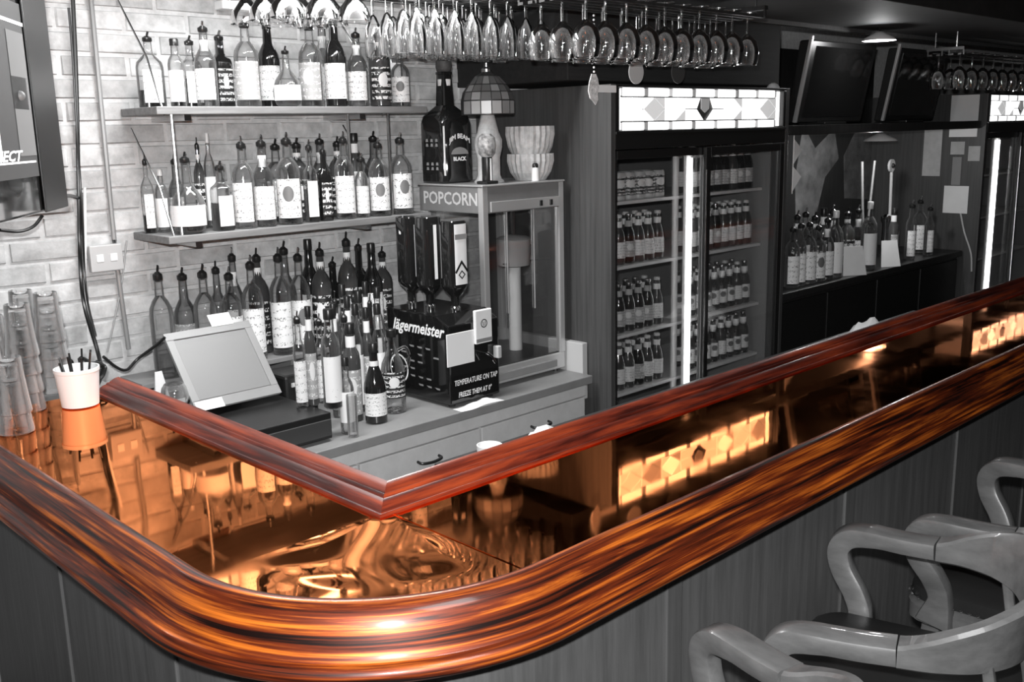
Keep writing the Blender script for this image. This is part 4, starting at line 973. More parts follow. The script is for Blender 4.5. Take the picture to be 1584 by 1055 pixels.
# beer bottles and cans
def make_beer(k):
    t = thing('beer_bottle' if k != 'can' else 'drink_can', '', 'bottle' if k != 'can' else 'can', (0, 0, -60))
    if k == 'can':
        MB().lathe([(.026, 0), (.031, .006), (.031, .108), (.027, .118), (.026, .120)], 16).build('can_body', M['lightgrey'], t, smooth=True)
        q, u = label_patch(.031, .02, .10, 4.0); put_label('print', q, u, M['lab_black'], t); return t, tree(t)
    MB().lathe([(.026, 0), (.0305, .004), (.0305, .115), (.026, .14), (.0155, .168), (.0125, .205), (.014, .207), (.014, .215)], 14).build('glass_body', {'a': M['bottle_mid'], 'b': M['bottle_dark'], 'c': M['bottle_grey']}[k], t, smooth=True)
    q, u = label_patch(.0305, .03, .10, 2.6); put_label('label', q, u, {'a': M['lab_white'], 'b': M['lab_grey'], 'c': M['lab_white_blob']}[k], t)
    q, u = label_patch(.0165, .155, .19, 4.5); put_label('neck_label', q, u, M['lab_plain'] if k != 'b' else M['paper_grey'], t)
    MB().lathe([(.0145, .206), (.0155, .208), (.0145, .218), (.011, .221)], 12).build('crown_cap', M['cap_light'] if k == 'a' else M['steel'], t, smooth=True)
    return t, tree(t)
BE = {}; BUSED = set(); PLACED = []
BW = {'a': 'white labelled beer bottle', 'b': 'dark grey labelled beer bottle', 'c': 'clear emblem labelled bottle', 'can': 'printed drink can'}
kinds = ['can', 'a', 'b', 'c', 'b']
for si, z in enumerate([FS[0], FS[1], FS[2], FS[3], .30]):
    if si == 4: continue
    for door, (xa, xb, n) in (('left', (3.185, FXM - .125, 7)), ('right', (FXM + .07, 4.40, 8))):
        for rw, Y in (('front', FY + .165), ('rear', FY + .24)):
            for i in range(n):
                k = ['can', 'a', 'b', 'a'][si] if door == 'left' else ['b', 'a', 'c', 'c'][si]
                if (i * 3 + si) % 5 == 0 and k != 'can': k = 'b' if k == 'a' else 'a'
                if k not in BE: BE[k] = make_beer(k)
                lab = '%s, %s from left, %s row, %s shelf, %s fridge door' % (BW[k], ORD[i], rw, ('top', 'second', 'third', 'fourth')[si], door)
                pos = (xa + .032 + (xb - xa - .064) * i / (n - 1) + random.uniform(-.002, .002), Y, z + .0006)
                rz = random.uniform(-.7, .5) - .5
                if k in BUSED: dup(BE[k][0], BE[k][1], pos, lab, rz, 'drinks in the fridge')
                else: BUSED.add(k); r = BE[k][0]; r.location = pos; r.rotation_euler = (0, 0, rz); r['label'] = lab; r['group'] = 'drinks in the fridge'
# top shelf of the fridge above FS[0] holds bottles hanging in view through both doors: done above
# little things on the fridge
p = atY(916, 140, FY - .02)
ct = thing('pull_chain', 'pale leaf shaped tag on a beaded pull chain by the fridge corner', 'chain tag', (p[0], FY - .03, p[2]))
z = zup(918, 40, FY - .03)
mb = MB()
for k in range(24): mb.ball((0, 0, .07 + k * .016), .0045, 4)
mb.build('bead_chain', M['white'], ct, kind='stuff')
mb = MB(); ol = [(-.012, .062), (.012, .062), (.024, .042), (.030, .015), (.022, -.012), (.024, -.035), (.010, -.055), (-.004, -.042), (-.022, -.030), (-.032, -.002), (-.026, .03)]
kk = len(ol); mb.add([(x, 0, z_) for x, z_ in ol] + [(x, .004, z_) for x, z_ in ol], [tuple(range(kk)), tuple(range(2 * kk - 1, kk - 1, -1))] + [(i, (i + 1) % kk, kk + (i + 1) % kk, kk + i) for i in range(kk)])
mb.build('leaf_tag', grey('tag_print', .6, .6, var=.5, scale=60), ct)
p = atY(933, 116, FY + .0)
o = MB().box((-.075, 0, -.014), (.075, .003, .014)).build('shelf_ticket', M['paper']); o.location = (p[0], FY - .0045, FZ1 - .02); tag(o, 'white ticket strip at the top left corner of the fridge', 'ticket')
for px, nm, mt, lb in ((980, 'coaster', M['lightgrey'], 'pale round coaster hanging over the fridge sign'), (1045, 'coaster', M['darkgrey'], 'dark round coaster hanging over the fridge sign')):
    p = atY(px, 112, 2.62); o = MB()
    n = 28; r = .047; o.v = [Vector((r * math.cos(2 * PI * i / n), yy, r * math.sin(2 * PI * i / n))) for yy in (0, .003) for i in range(n)]
    o.f = [tuple(range(n)), tuple(range(2 * n - 1, n - 1, -1))] + [(i, (i + 1) % n, n + (i + 1) % n, n + i) for i in range(n)]
    o = o.build(nm, mt); o.location = (p[0], 2.605, p[2]); tag(o, lb, 'coaster')
    c = MB().tube([(0, .0015, r - .002), (0, .0015, 2.43 - p[2])], .001, 5).build('string', M['steel'], o)
for px in (1218, 1245): pass
p = atY(1207, 128, FY + .03); o = MB().lathe([(.030, 0), (.032, .004), (.022, .018), (.008, .026)], 16).build('lid', M['lightgrey'], None, smooth=True); o.location = (4.40, FY + .05, FZ1); tag(o, 'small pale lid lying on the right end of the fridge top', 'lid')

# ------------------------------------------------------------------ back bar between the two fridges
bb = thing('back_bar', 'dark back bar cabinet between the two fridges', 'cabinet', (5.6, 3.15, FL))
BBZ = CZ - .885
MB().box((4.50, 2.72, BBZ - .04), (6.985, 3.43, BBZ)).build('worktop', M['black_wood'], bb, world=True, bevel=.004)
MB().box((4.52, 2.75, FL), (6.97, 3.42, BBZ - .04)).build('carcass', M['black_wood'], bb, world=True)
for i in range(4): MB().box((4.54 + .61 * i, 2.738, FL + .12), (5.13 + .61 * i, 2.752, BBZ - .06)).build('cupboard_door', M['black'], bb, world=True, bevel=.004)
bp_ = structure(MB().box((4.50, 3.432, BBZ), (6.985, 3.455, 2.40)).build('trim_3', M['black_wood']), 'dark panelling behind the back bar')
tsf = thing('tv_shelf', 'long dark shelf carrying the two small televisions', 'shelf', (5.55, 3.05, 1.90))
SZ = CZ - .005
MB().box((4.50, 2.66, SZ - .05), (6.985, 3.43, SZ)).build('board', M['black_wood'], tsf, world=True, bevel=.003)
for i, (xa, xb, lb) in enumerate(((4.79, 5.52, 'dark flat television on the shelf, next to the first fridge'), (5.80, 6.50, 'dark flat television on the shelf, next to the pinned papers'))):
    tv = thing('small_television', lb, 'television', ((xa + xb) / 2, 2.80, SZ), 0, 'televisions on the dark shelf')
    h = .43
    MB().add([(xa, 2.78, SZ + .012), (xb, 2.78, SZ + .012), (xb, 2.84, SZ + .012), (xa, 2.84, SZ + .012), (xa, 2.70, SZ + h), (xb, 2.70, SZ + h), (xb, 2.77, SZ + h), (xa, 2.77, SZ + h)],
             [(3, 2, 1, 0), (4, 5, 6, 7), (0, 1, 5, 4), (1, 2, 6, 5), (2, 3, 7, 6), (3, 0, 4, 7)]).build('housing', M['black'], tv, world=True, bevel=.008)
    d_ = Vector((0, -.08, h - .012)); u = d_.normalized(); nn = Vector((0, -u.z, u.y)); a = Vector((xa, 2.78, SZ + .012))
    MB().obox(a + Vector((.06, 0, 0)) + u * .03 + nn * .0005, (xb - xa - .10, 0, 0), u * (d_.length - .06), nn * .002).build('screen', M['black_gloss'], tv, world=True)
    MB().obox(a + Vector((-.012, 0, 0)) + u * .0 - nn * .01, (.022, 0, 0), u * (d_.length + .02), nn * .016).build('side_frame', M['midgrey'], tv, world=True, bevel=.002)
    MB().box(((xa + xb) / 2 - .12, 2.74, SZ), ((xa + xb) / 2 + .12, 2.90, SZ + .014)).build('stand', M['black'], tv, world=True, bevel=.003)
bottles([(1227, 346, 'cw', 2.80), (1240, 340, 'sw', 2.80), (1253, 338, 'cw', 2.80), (1267, 344, 'ce', 2.80), (1281, 332, 'gw', 2.80), (1294, 326, 'cl', 2.80),
         (1234, 326, 'dn', 2.89), (1247, 322, 'sw', 2.89), (1261, 328, 'dn', 2.89), (1275, 322, 'sd', 2.89), (1289, 318, 'gw', 2.89),
         (1312, 322, 'dn', 2.90), (1329, 318, 'gw', 2.90), (1347, 312, 'cl', 2.80), (1384, 322, 'sd', 2.80), (1412, 310, 'sw', 2.80), (1425, 304, 'cw', 2.90), (1440, 316, 'sw', 2.80)],
        BBZ, 'on the back bar', 'bottles on the dark back bar')
# two beer taps with pale handles
for px, ty, hy, lb, nm in ((1334, 250, 400, 'pair', 0), (1368, 250, 395, 'medal', 1)):
    p = atY(px, 390, 2.99); q = zup(px, ty, 2.99)
    t = thing('beer_tap', ('beer tap with two pale slanted handles on the back bar', 'beer tap with a round pale medallion handle on the back bar')[nm], 'beer tap', (p[0], 2.99, BBZ), 0, 'beer taps on the back bar')
    MB().lathe([(.045, 0), (.045, .012), (.026, .025), (.024, .22), (.034, .24), (.034, .27), (.012, .285)], 18).build('column', M['chrome'], t, smooth=True)
    hh = q - BBZ
    MB().tube([(0, 0, .25), (0, -.06, .245), (0, -.075, .21)], .009, 8).build('spout', M['chrome'], t, smooth=True)
    if nm == 0:
        for s_ in (-1, 1): MB().tube([(.03 * s_, -.01, .26), (.05 * s_, -.01, .36), (.085 * s_, -.01, hh)], .008, 8).build('handle', M['midgrey'], t, smooth=True)
    else:
        MB().tube([(.03, -.01, .26), (.015, -.01, hh - .05)], .010, 8).build('handle', M['lightgrey'], t, smooth=True)
        o = MB(); n = 20; o.v = [Vector((.01 + .042 * math.cos(2 * PI * i / n), y_, hh - .03 + .042 * math.sin(2 * PI * i / n))) for y_ in (-.018, -.004) for i in range(n)]
        o.f = [tuple(range(n)), tuple(range(2 * n - 1, n - 1, -1))] + [(i, (i + 1) % n, n + (i + 1) % n, n + i) for i in range(n)]
        o.build('medallion', M['lightgrey'], t); MB().ball((.01, -.02, hh - .03), .016, 6).build('boss', M['black'], t)
# folded cards and towels on the back bar
def card(px, py, Y, w, h, lb, z, tilt=.35, mt='paper'):
    p = atY(px, py, Y); o = MB().add([(-w / 2, -.02, 0), (w / 2, -.02, 0), (w / 2 * .8, .015, h), (-w / 2 * .8, .015, h), (-w / 2, -.016, 0), (w / 2, -.016, 0), (w / 2 * .8, .019, h), (-w / 2 * .8, .019, h)],
        [(0, 1, 2, 3), (7, 6, 5, 4), (0, 3, 7, 4), (1, 5, 6, 2), (3, 2, 6, 7), (0, 4, 5, 1)]).build('menu_card', M[mt]); o.location = (p[0], Y, z); o.rotation_euler = (0, 0, -.6); tag(o, lb, 'card', 'menu cards on the back bar')
card(1322, 380, 2.757, .15, .17, 'white folded menu card before the two handled beer tap', BBZ)
card(1378, 370, 2.757, .13, .16, 'white folded menu card before the medallion beer tap', BBZ)
# papers pinned up
def pinned(px0, py0, px1, py1, mt, lb):
    X = 6.9985; a, b = atX(px0, py1, X), atX(px1, py0, X); c = Vector((X, (a[1] + b[1]) / 2, (a[2] + b[2]) / 2)); w, h = abs(a[1] - b[1]) / 2, abs(b[2] - a[2]) / 2
    o = MB().box((-.0015, -w, -h), (0, w, h)).build('pinned_paper', M[mt]); o.location = c; tag(o, lb, 'paper', 'papers pinned by the second fridge')
pinned(1468, 146, 1516, 212, 'paper', 'large pale notice, topmost on the second fridge side')
pinned(1470, 219, 1493, 239, 'paper_grey', 'small grey note, left of the pair below the large notice')
pinned(1497, 226, 1517, 249, 'paper_grey', 'small square note, right of the pair below the large notice')
pinned(1458, 288, 1499, 329, 'paper', 'square pale notice, lowest on the second fridge side')
pinned(1471, 243, 1488, 286, 'midgrey', 'narrow upright grey card between two notices on the fridge side')
pinned(1426, 194, 1459, 272, 'paper_grey', 'long grey sheet pinned rearmost on the second fridge side')
P = [atX(x, y, 6.992) for x, y in ((1486, 330), (1492, 360), (1502, 392), (1503, 420))]; o = MB().tube(smooth_path([p - P[0] for p in P], 4), .006, 6).build('cable', M['lightgrey'], None, smooth=True); o.location = P[0]; tag(o, 'pale cable running down below the square notice', 'cable')
# torn posters on the panelling and a white pennant by the fridge
def torn(px, py, Y, pts, lb, v, cat='poster'):
    p = atY(px, py, Y); k = len(pts); o = MB().add([(x, 0, z) for x, z in pts] + [(x, .003, z) for x, z in pts], [tuple(range(k)), tuple(range(2 * k - 1, k - 1, -1))] + [(i, (i + 1) % k, k + (i + 1) % k, k + i) for i in range(k)])
    o = o.build(cat, grey('poster_print', v, .7, var=.5, scale=9)); o.location = (p[0], Y, p[2]); tag(o, lb, cat)
torn(1265, 275, 3.428, [(-.25, -.4), (0, -.25), (.1, .0), (.28, .12), (.2, .33), (-.05, .2), (-.22, .36), (-.3, 0)], 'mottled grey poster on the panelling nearest the first fridge', .14)
torn(1330, 250, 3.428, [(-.2, -.25), (.15, -.28), (.2, 0), (.16, .26), (-.1, .2), (-.24, .05)], 'dark grey poster on the panelling behind the beer taps', .10)
fl_ = thing('pennant_string', 'white zigzag pennants hanging beside the first fridge', 'pennants', (atY(1229, 205, 2.70)[0], 2.70, zup(1229, 212, 2.70)))
for k in range(2):
    z = -.01 - .14 * k
    MB().add([(0, 0, z), (.085, 0, z - .055), (.0, 0, z - .13), (0, .003, z), (.085, .003, z - .055), (0, .003, z - .13)], [(0, 1, 2), (5, 4, 3), (0, 3, 4, 1), (1, 4, 5, 2), (2, 5, 3, 0)]).build('pennant', M['white'], fl_)
MB().tube([(0, .0015, SZ - .05 - zup(1229, 212, 2.70)), (0, .0015, -.29)], .003, 6).build('string', M['white'], fl_)
# shaded lamps over the back bar
def small_lamp(px, py, Y, r, top, lb, pw):
    p = atY(px, py, Y); t = thing('bar_lamp', lb, 'lamp', (p[0], Y, p[2]), 0, 'small shaded lamps at the back bar')
    MB().lathe([(r, 0), (r * .92, .012), (r * .4, .035), (.02, .045)], 22, cap0=False).build('shade', M['white'], t, smooth=True)
    MB().lathe([(.001, .006), (r * .8, .006), (r * .8, .009), (.001, .009)], 20).build('diffuser', M['lampglow'], t)
    MB().tube([(0, 0, .04), (0, 0, top - p[2])], .004, 6).build('cord', M['black'], t)
    l = bpy.data.lights.new('lamp_bulb', 'POINT'); l.energy = pw; l.shadow_soft_size = .03; lo = bpy.data.objects.new('lamp_bulb', l); COL.objects.link(lo); lo.location = (p[0], Y, p[2] - .03)
small_lamp(1360, 63, 2.50, .085, 2.418, 'small white shaded lamp hanging between the two televisions', 4.0)
small_lamp(1362, 218, 2.78, .10, SZ - .05, 'small white shaded lamp under the television shelf', 13.0)
# underbar shelf behind the long leg with a white towel
ub = thing('underbar_shelf', 'low steel work shelf behind the long leg of the bar', 'shelf', (4.4, 2.15, FL))
MB().box((1.9, 1.95, .86), (5.4, 2.35, .89)).build('board', M['darkgrey'], ub, world=True, bevel=.003)
for x in (1.95, 3.65, 5.35):
    for y in (1.99, 2.31): MB().box((x - .02, y - .02, FL), (x + .02, y + .02, .86)).build('leg', M['darkgrey'], ub, world=True)
p = atY(1347, 497, 2.15); mb = MB(); n = 14; rr = random.Random(2)
for i in range(n + 1):
    for j in range(n + 1):
        u, v = i / n * 2 - 1, j / n * 2 - 1; r = math.hypot(u, v); h = max(0, (1 - r * r * .8)); x = u * .13 * (1 + .2 * math.sin(5 * v)); y = v * .11
        mb.v.append(Vector((x, y, .002 + (p[2] + .015 - .89) * h * (.72 + .22 * math.sin(6 * u + 3 * v) + .1 * math.cos(9 * v)) + rr.uniform(0, .004))))
for i in range(n):
    for j in range(n): a = i * (n + 1) + j; mb.f.append((a, a + n + 1, a + n + 2, a + 1))
o = mb.build('towel', M['white'], None, smooth=True); o.location = (p[0], 2.15, .89); tag(o, 'crumpled white towel on the work shelf behind the long bar leg', 'towel')

p = atY(757, 688, 2.15); o = MB().lathe([(.030, 0), (.036, .004), (.040, p[2] - .89), (.037, p[2] - .89), (.033, .01), (.001, .009)], 18, cap1=False).build('beaker', M['white'], None, smooth=True); o.location = (p[0], 2.15, .8905); tag(o, 'white beaker just showing above the long rail below the left drawer', 'beaker')
p = atY(840, 660, 2.15); mb = MB(); n = 10; rr = random.Random(12)
for i in range(n + 1):
    for j in range(n + 1):
        u, v = i / n * 2 - 1, j / n * 2 - 1; r = math.hypot(u, v); h = max(0, 1 - r * r * .75)
        mb.v.append(Vector((u * .09, v * .07, .002 + (p[2] - .89) * h * (.75 + .25 * math.sin(7 * u + 4 * v)) + rr.uniform(0, .006))))
for i in range(n):
    for j in range(n): a = i * (n + 1) + j; mb.f.append((a, a + n + 1, a + n + 2, a + 1))
o = mb.build('cloth', M['paper'], None, smooth=True); o.location = (p[0], 2.15, .8905); tag(o, 'small bunched white cloth showing above the long rail below the right drawer', 'cloth')

# ------------------------------------------------------------------ stemware racks
def wine_glass(kind):
    mb = MB()
    if kind == 'goblet': pr = [(.001, .192), (.034, .196), (.034, .198), (.006, .192), (.0042, .185), (.0042, .118), (.012, .116), (.040, .088), (.048, .055), (.046, .02), (.040, 0), (.039, .001), (.0445, .02), (.0465, .055), (.039, .086), (.010, .113)]
    elif kind == 'flute': pr = [(.001, .212), (.030, .216), (.030, .218), (.006, .212), (.0042, .205), (.0042, .150), (.012, .142), (.030, .10), (.035, .05), (.033, 0), (.032, .001), (.0335, .05), (.0285, .10), (.010, .139)]
    else: pr = [(.001, .162), (.031, .166), (.031, .168), (.006, .162), (.0045, .155), (.0045, .095), (.014, .086), (.050, .040), (.056, .015), (.057, 0), (.056, .001), (.0545, .015), (.048, .042), (.012, .083)]
    return mb.lathe(pr, 18, cap0=False, cap1=False)
GH = {'goblet': .192, 'flute': .212, 'coupe': .162}
GP = {}
def hang(kind, pts, zr, where, group):
    for i, (x, y) in enumerate(pts):
        lab = '%s, %s from the left %s' % ({'goblet': 'hanging wine goblet', 'flute': 'hanging champagne flute', 'coupe': 'hanging wide cocktail glass'}[kind], ORD[i], where)
        if kind not in GP: o = wine_glass(kind).build('stemmed_glass', M['glass'], None, smooth=True); GP[kind] = o
        else: o = GP[kind].copy(); COL.objects.link(o)
        o.location = (x, y, zr + random.uniform(-.002, .002)); tag(o, lab, 'glass', group)
def rack(x0, x1, ys, zr, kind, label, top):
    t = thing('stemware_rack', label, 'rack', ((x0 + x1) / 2, sum(ys) / len(ys), top)); zf = zr + GH[kind] - .004
    for y in ys:
        for s_ in (-1, 1): MB().box((x0, y + s_ * .022 - .010, zf - .010), (x1, y + s_ * .022 + .010, zf - .001)).build('rail', M['black_wood'], t, world=True)
    for x in (x0 + .012, x1 - .012):
        MB().box((x - .012, min(ys) - .045, zf + .018), (x + .012, max(ys) + .045, zf + .034)).build('cross_bar', M['black_wood'], t, world=True)
        for y in ys:
            for s_ in (-1, 1): MB().box((x - .004, y + s_ * .040 - .004, zf - .010), (x + .004, y + s_ * .040 + .004, zf + .02)).build('hook', M['black_wood'], t, world=True)
        for y in (min(ys), max(ys)): MB().tube([(x, y, zf + .03), (x, y, top)], .005, 6).build('hanger', M['steel'], t, world=True)
zr = zup(1000, 97, 2.32)
x0, x1 = atY(876, 60, 2.32)[0], atY(1122, 60, 2.32)[0]
def spread(a, b, n, y, j=.004): return [(a + (b - a) * i / (n - 1) + random.uniform(-j, j), y + random.uniform(-j, j)) for i in range(n)]
ys = (2.22, 2.32, 2.42)
x0b = x0 - .02
hang('goblet', spread(x0b, x1, 10, ys[0]), zr, 'in the front row over the fridge sign', 'stemmed glasses in the rack before the fridge')
hang('goblet', spread(x0b, x1, 10, ys[1]), zr, 'in the middle row over the fridge sign', 'stemmed glasses in the rack before the fridge')
hang('goblet', spread(x0b, x1, 10, ys[2]), zr, 'in the rear row over the fridge sign', 'stemmed glasses in the rack before the fridge')
rack(x0b - .07, x1 + .07, ys, zr, 'goblet', 'dark wooden stemware rack hanging in front of the fridge', 2.415 if zr + .192 < 2.4 else 2.55)
zr = zup(720, 88, 2.88); x0, x1 = atY(622, 60, 2.88)[0], atY(815, 60, 2.88)[0]; ys = (2.80, 2.88, 2.96, 3.04)
for nm, y in zip(('front', 'second', 'third', 'rear'), ys): hang('flute', spread(x0, x1, 8, y), zr, 'in the %s row over the giant bottle' % nm, 'champagne flutes over the popcorn machine')
rack(x0 - .07, x1 + .07, ys, zr, 'flute', 'stemware rack of flutes hanging above the popcorn machine', 2.55)
zr = zup(540, 37, 2.95); x0, x1 = atY(462, 20, 2.95)[0], atY(600, 20, 2.95)[0]; ys = (2.88, 3.01, 3.14)
x0, x1 = 1.80, 2.06
for nm, y in zip(('front', 'middle', 'rear'), ys): hang('coupe', spread(x0, x1, 3, y), zr, 'in the %s row under the strip light' % nm, 'cocktail glasses above the upper shelf')
zr2 = zr
rack(x0 - .08, x1 + .07, ys, zr, 'coupe', 'stemware rack of wide cocktail glasses near the strip light', 2.55)
zr = zup(1525, 138, 2.40); x0, x1 = atY(1474, 100, 2.40)[0], atY(1600, 100, 2.40)[0]; ys = (2.36, 2.48)
for nm, y in zip(('front', 'rear'), ys): hang('goblet', spread(x0, x1, 9, y), zr, 'in the %s row by the second fridge' % nm, 'stemmed glasses in the rack before the second fridge')
rack(x0 - .07, x1 + .07, ys, zr, 'goblet', 'stemware rack hanging in front of the second fridge', 2.415)
# ------------------------------------------------------------------ left end: ledge, wall wiring, television, glasses
lg = MB().box((-0.8, YE + .012, BZ - .06), (1.185, WY - .014, BZ - .022)).build('wall_ledge', M['counter'], None, bevel=.004, origin=(.2, 3.2, BZ - .06)); tag(lg, 'grey ledge between the end of the bar and the brick wall', 'ledge')
bk = MB().box((-.75, WY - .06, FL), (1.15, WY - .014, BZ - .06)).build('ledge_back', M['counter'], lg, origin=None)
for v in bk.data.vertices: v.co -= Vector(lg.location)
def wall_tube(pts, r, mat, label, cat, Y=WY - .02, n=8):
    P = smooth_path([atY(x, y, Y - (d or 0)) for x, y, d in pts], 6); o = Vector(P[0])
    t = MB().tube([p - o for p in P], r, n).build(cat, mat, None, smooth=True); t.location = o; tag(t, label, cat.replace('_', ' ')); return t
wall_tube([(138, -30, 0), (160, 200, 0), (180, 400, 0), (199, 540, 0)], .009, M['midgrey'], 'thin grey conduit running down the brick wall past the outlet', 'conduit')
wall_tube([(112, -20, 0), (118, 120, 0), (122, 300, 0), (124, 400, 0), (130, 470, .02), (150, 540, .06), (156, 566, .10)], .007, M['black'], 'thick black cable hanging down the brick wall behind the television edge', 'cable')
wall_tube([(106, 12, .015), (112, 80, .015), (119, 200, .015), (127, 330, .015), (133, 450, .03), (148, 520, .08)], .004, M['black'], 'thin black cable crossing the thick one on the brick wall', 'cable')
wall_tube([(131, 290, 0), (132, 380, 0), (131, 420, 0)], .005, M['white'], 'short white cable above the wall outlet', 'cable')
wall_tube([(100, 303, .40), (110, 303, .15), (121, 306, 0)], .006, M['black'], 'short black lead from the television corner to the wall cables', 'cable')
wall_tube([(0, 356, .25), (30, 358, .22), (52, 350, .2), (66, 333, .2)], .005, M['black'], 'black cord sagging beneath the television', 'cord', Y=3.30)
wall_tube([(196, 372, 0), (188, 440, 0), (176, 500, 0), (166, 545, 0)], .003, M['midgrey'], 'thin grey wire from the lower shelf down to the ledge', 'wire')
wall_tube([(255, 522, .25), (240, 535, .22), (212, 556, .18), (196, 572, .2), (180, 568, .25), (160, 552, .3)], .005, M['black'], 'black lead curling along behind the short rail to the till', 'cable', Y=3.42)
a, b = atY(135, 421, WY), atY(181, 375, WY)
ol = thing('wall_outlet', 'grey double outlet box on the brick wall beside the conduit', 'outlet', ((a[0] + b[0]) / 2, WY - .012, (a[2] + b[2]) / 2)); w, h = (b[0] - a[0]) / 2, (b[2] - a[2]) / 2
MB().box((-w, -.03, -h), (w, 0, h)).build('plate', M['lightgrey'], ol, bevel=.004)
for s_ in (-1, 1): MB().box((s_ * w * .42 - .012, -.0325, -.012), (s_ * w * .42 + .012, -.0295, .014)).build('socket', M['white'], ol, bevel=.002)
# cable nest by the rail end
mb = MB(); rr = random.Random(8); c0 = Vector((1.055, 3.04, BZ - .022))
P = [c0 + Vector((rr.uniform(-.02, .09), rr.uniform(-.05, .06), .012 + rr.uniform(0, .10))) for _ in range(18)]
o = MB().tube(smooth_path(P, 5), .006, 6).build('cable', M['black'], None, smooth=True, origin=P[0]); tag(o, 'tangled black cable on the ledge behind the white tub', 'cable')
# television on its wall arm
D = Vector((0.56, 0.83, 0)).normalized(); NRM = Vector((D.y, -D.x, 0))
E0 = atY(104, 319, 2.90); top = zup(104, -8, 2.90); TH = top - E0[2]
tv = thing('television', 'large black wall television at the left with white lettering on screen', 'television', (E0[0], E0[1], E0[2]))
TW = 1.15; A0 = E0 - D * TW
MB().obox(A0 - NRM * .06, D * TW, NRM * .06, Vector((0, 0, TH))).build('housing', M['black_gloss'], tv, world=True, bevel=.008)
def on_tv(px, py, lift=.002):
    d = ray(px, py); P0 = E0; k = (P0 - Vector((0, 0, CZ))).dot(NRM) / d.dot(NRM); return Vector((0, 0, CZ)) + d * k + NRM * lift
s1, s0 = on_tv(60, 272), on_tv(60, 20); 
SW = (s1 - E0).dot(D); sa = E0 + D * (SW - .98); 
MB().add([Vector((sa.x, sa.y, s1.z)) + NRM * .002, Vector((s1.x, s1.y, s1.z)), Vector((s1.x, s1.y, s0.z)), Vector((sa.x, sa.y, s0.z)) + NRM * .002], [(0, 1, 2, 3)]).build('screen', M['screen'], tv, world=True)
def tvq(x0, y0, x1, y1, mt, nm):
    p0, p1 = on_tv(x0, y1, .0035), on_tv(x1, y1, .0035)
    z0_, z1_ = sorted((on_tv(x1, y0, .0035).z, p1.z)); MB().add([(p0.x, p0.y, z0_), (p1.x, p1.y, z0_), (p1.x, p1.y, z1_), (p0.x, p0.y, z1_)], [(0, 1, 2, 3)]).build(nm, mt, tv, world=True)
tvq(-60, 45, 57, 50, M['screen_line'], 'screen_line'); tvq(-60, 248, 54, 251, M['screen_line'], 'screen_line'); tvq(-3, 165, 3, 250, M['screen_line'], 'screen_line')
tvq(30, 60, 55, 240, M['screen_mid'], 'screen_picture'); tvq(21, 122, 43, 170, M['black'], 'screen_picture')
p = on_tv(28, 148, .005); MB().ball(p, .012, 6).build('screen_spot', M['screen_mid'], tv, world=True, smooth=True)
p0, p1 = on_tv(-55, 251, .005), on_tv(34, 236, .005)
text('CONNECT', (p1 - p0).dot(D), .026, on_tv(34, 249, .005) - D * (p1 - p0).dot(D), D, (0, 0, 1), M['screen_line'], tv, shear=.35, bold=.03)
bz = MB().obox(Vector((s1.x, s1.y, E0[2])) + D * .004, E0 - s1 - Vector((0, 0, E0[2] - s1.z)) - D * .012, NRM * .006, Vector((0, 0, TH))).build('side_bezel', M['black'], tv, world=True, bevel=.003)
MB().tube([A0 + D * .6 - NRM * .06 + Vector((0, 0, TH / 2)), Vector((.62, 3.2, E0[2] + TH / 2)), Vector((.55, WY - .01, E0[2] + TH / 2))], .02, 8).build('wall_arm', M['darkgrey'], tv, world=True)
# stacked pint glasses and the white tub on the copper
def pint():
    return MB().lathe([(.001, .136), (.028, .136), (.031, .140), (.032, .146), (.0335, .138), (.0350, .100), (.0385, .060), (.0445, .010), (.0455, .004), (.0445, 0), (.043, .001), (.0425, .010), (.0365, .060), (.0315, .126), (.001, .124)], 14, cap0=False, cap1=False)
PG = None
stacks = [(-8, 650, 3), (26, 668, 2), (46, 634, 4), (88, 606, 4), (2, 618, 3), (50, 600, 4)]
nm = ['at the left edge', 'before the others at the left', 'in the tallest front pair, left', 'beside the white tub', 'behind the left edge', 'rear, between the tall pair']
k = 0
for si, (px, py, n) in enumerate(stacks):
    p = atZ(px, py, BZ)
    for j in range(n):
        if PG is None: PG = pint().build('pint_glass', M['glass_tumbler'], None, smooth=True); o = PG
        else: o = PG.copy(); COL.objects.link(o)
        o.location = (p[0], p[1], BZ + .0015 + j * .052); 
        tag(o, '%s upturned pint glass of the stack %s' % (('lowest', 'second', 'third', 'topmost')[j if j < n - 1 else 3], nm[si]), 'glass', 'stacked pint glasses on the copper'); k += 1
p = atZ(125, 627, BZ)
tb = thing('straw_tub', 'white tub of black straws on the copper at the rail end', 'tub', (p[0], p[1], BZ + .001))
MB().lathe([(.045, 0), (.050, .002), (.059, .098), (.061, .100), (.061, .110), (.057, .110), (.055, .098), (.046, .01), (.001, .009)], 28, cap1=False).build('tub', M['white'], tb, smooth=True)
rr = random.Random(6)
for i in range(8):
    a = 2 * PI * i / 8; r = .032
    MB().tube([(r * math.cos(a) * .6, r * math.sin(a) * .6, .012), (r * math.cos(a) * 1.4, r * math.sin(a) * 1.4, .13 + rr.uniform(0, .03))], .003, 6).build('straw', M['black'], tb, smooth=True)

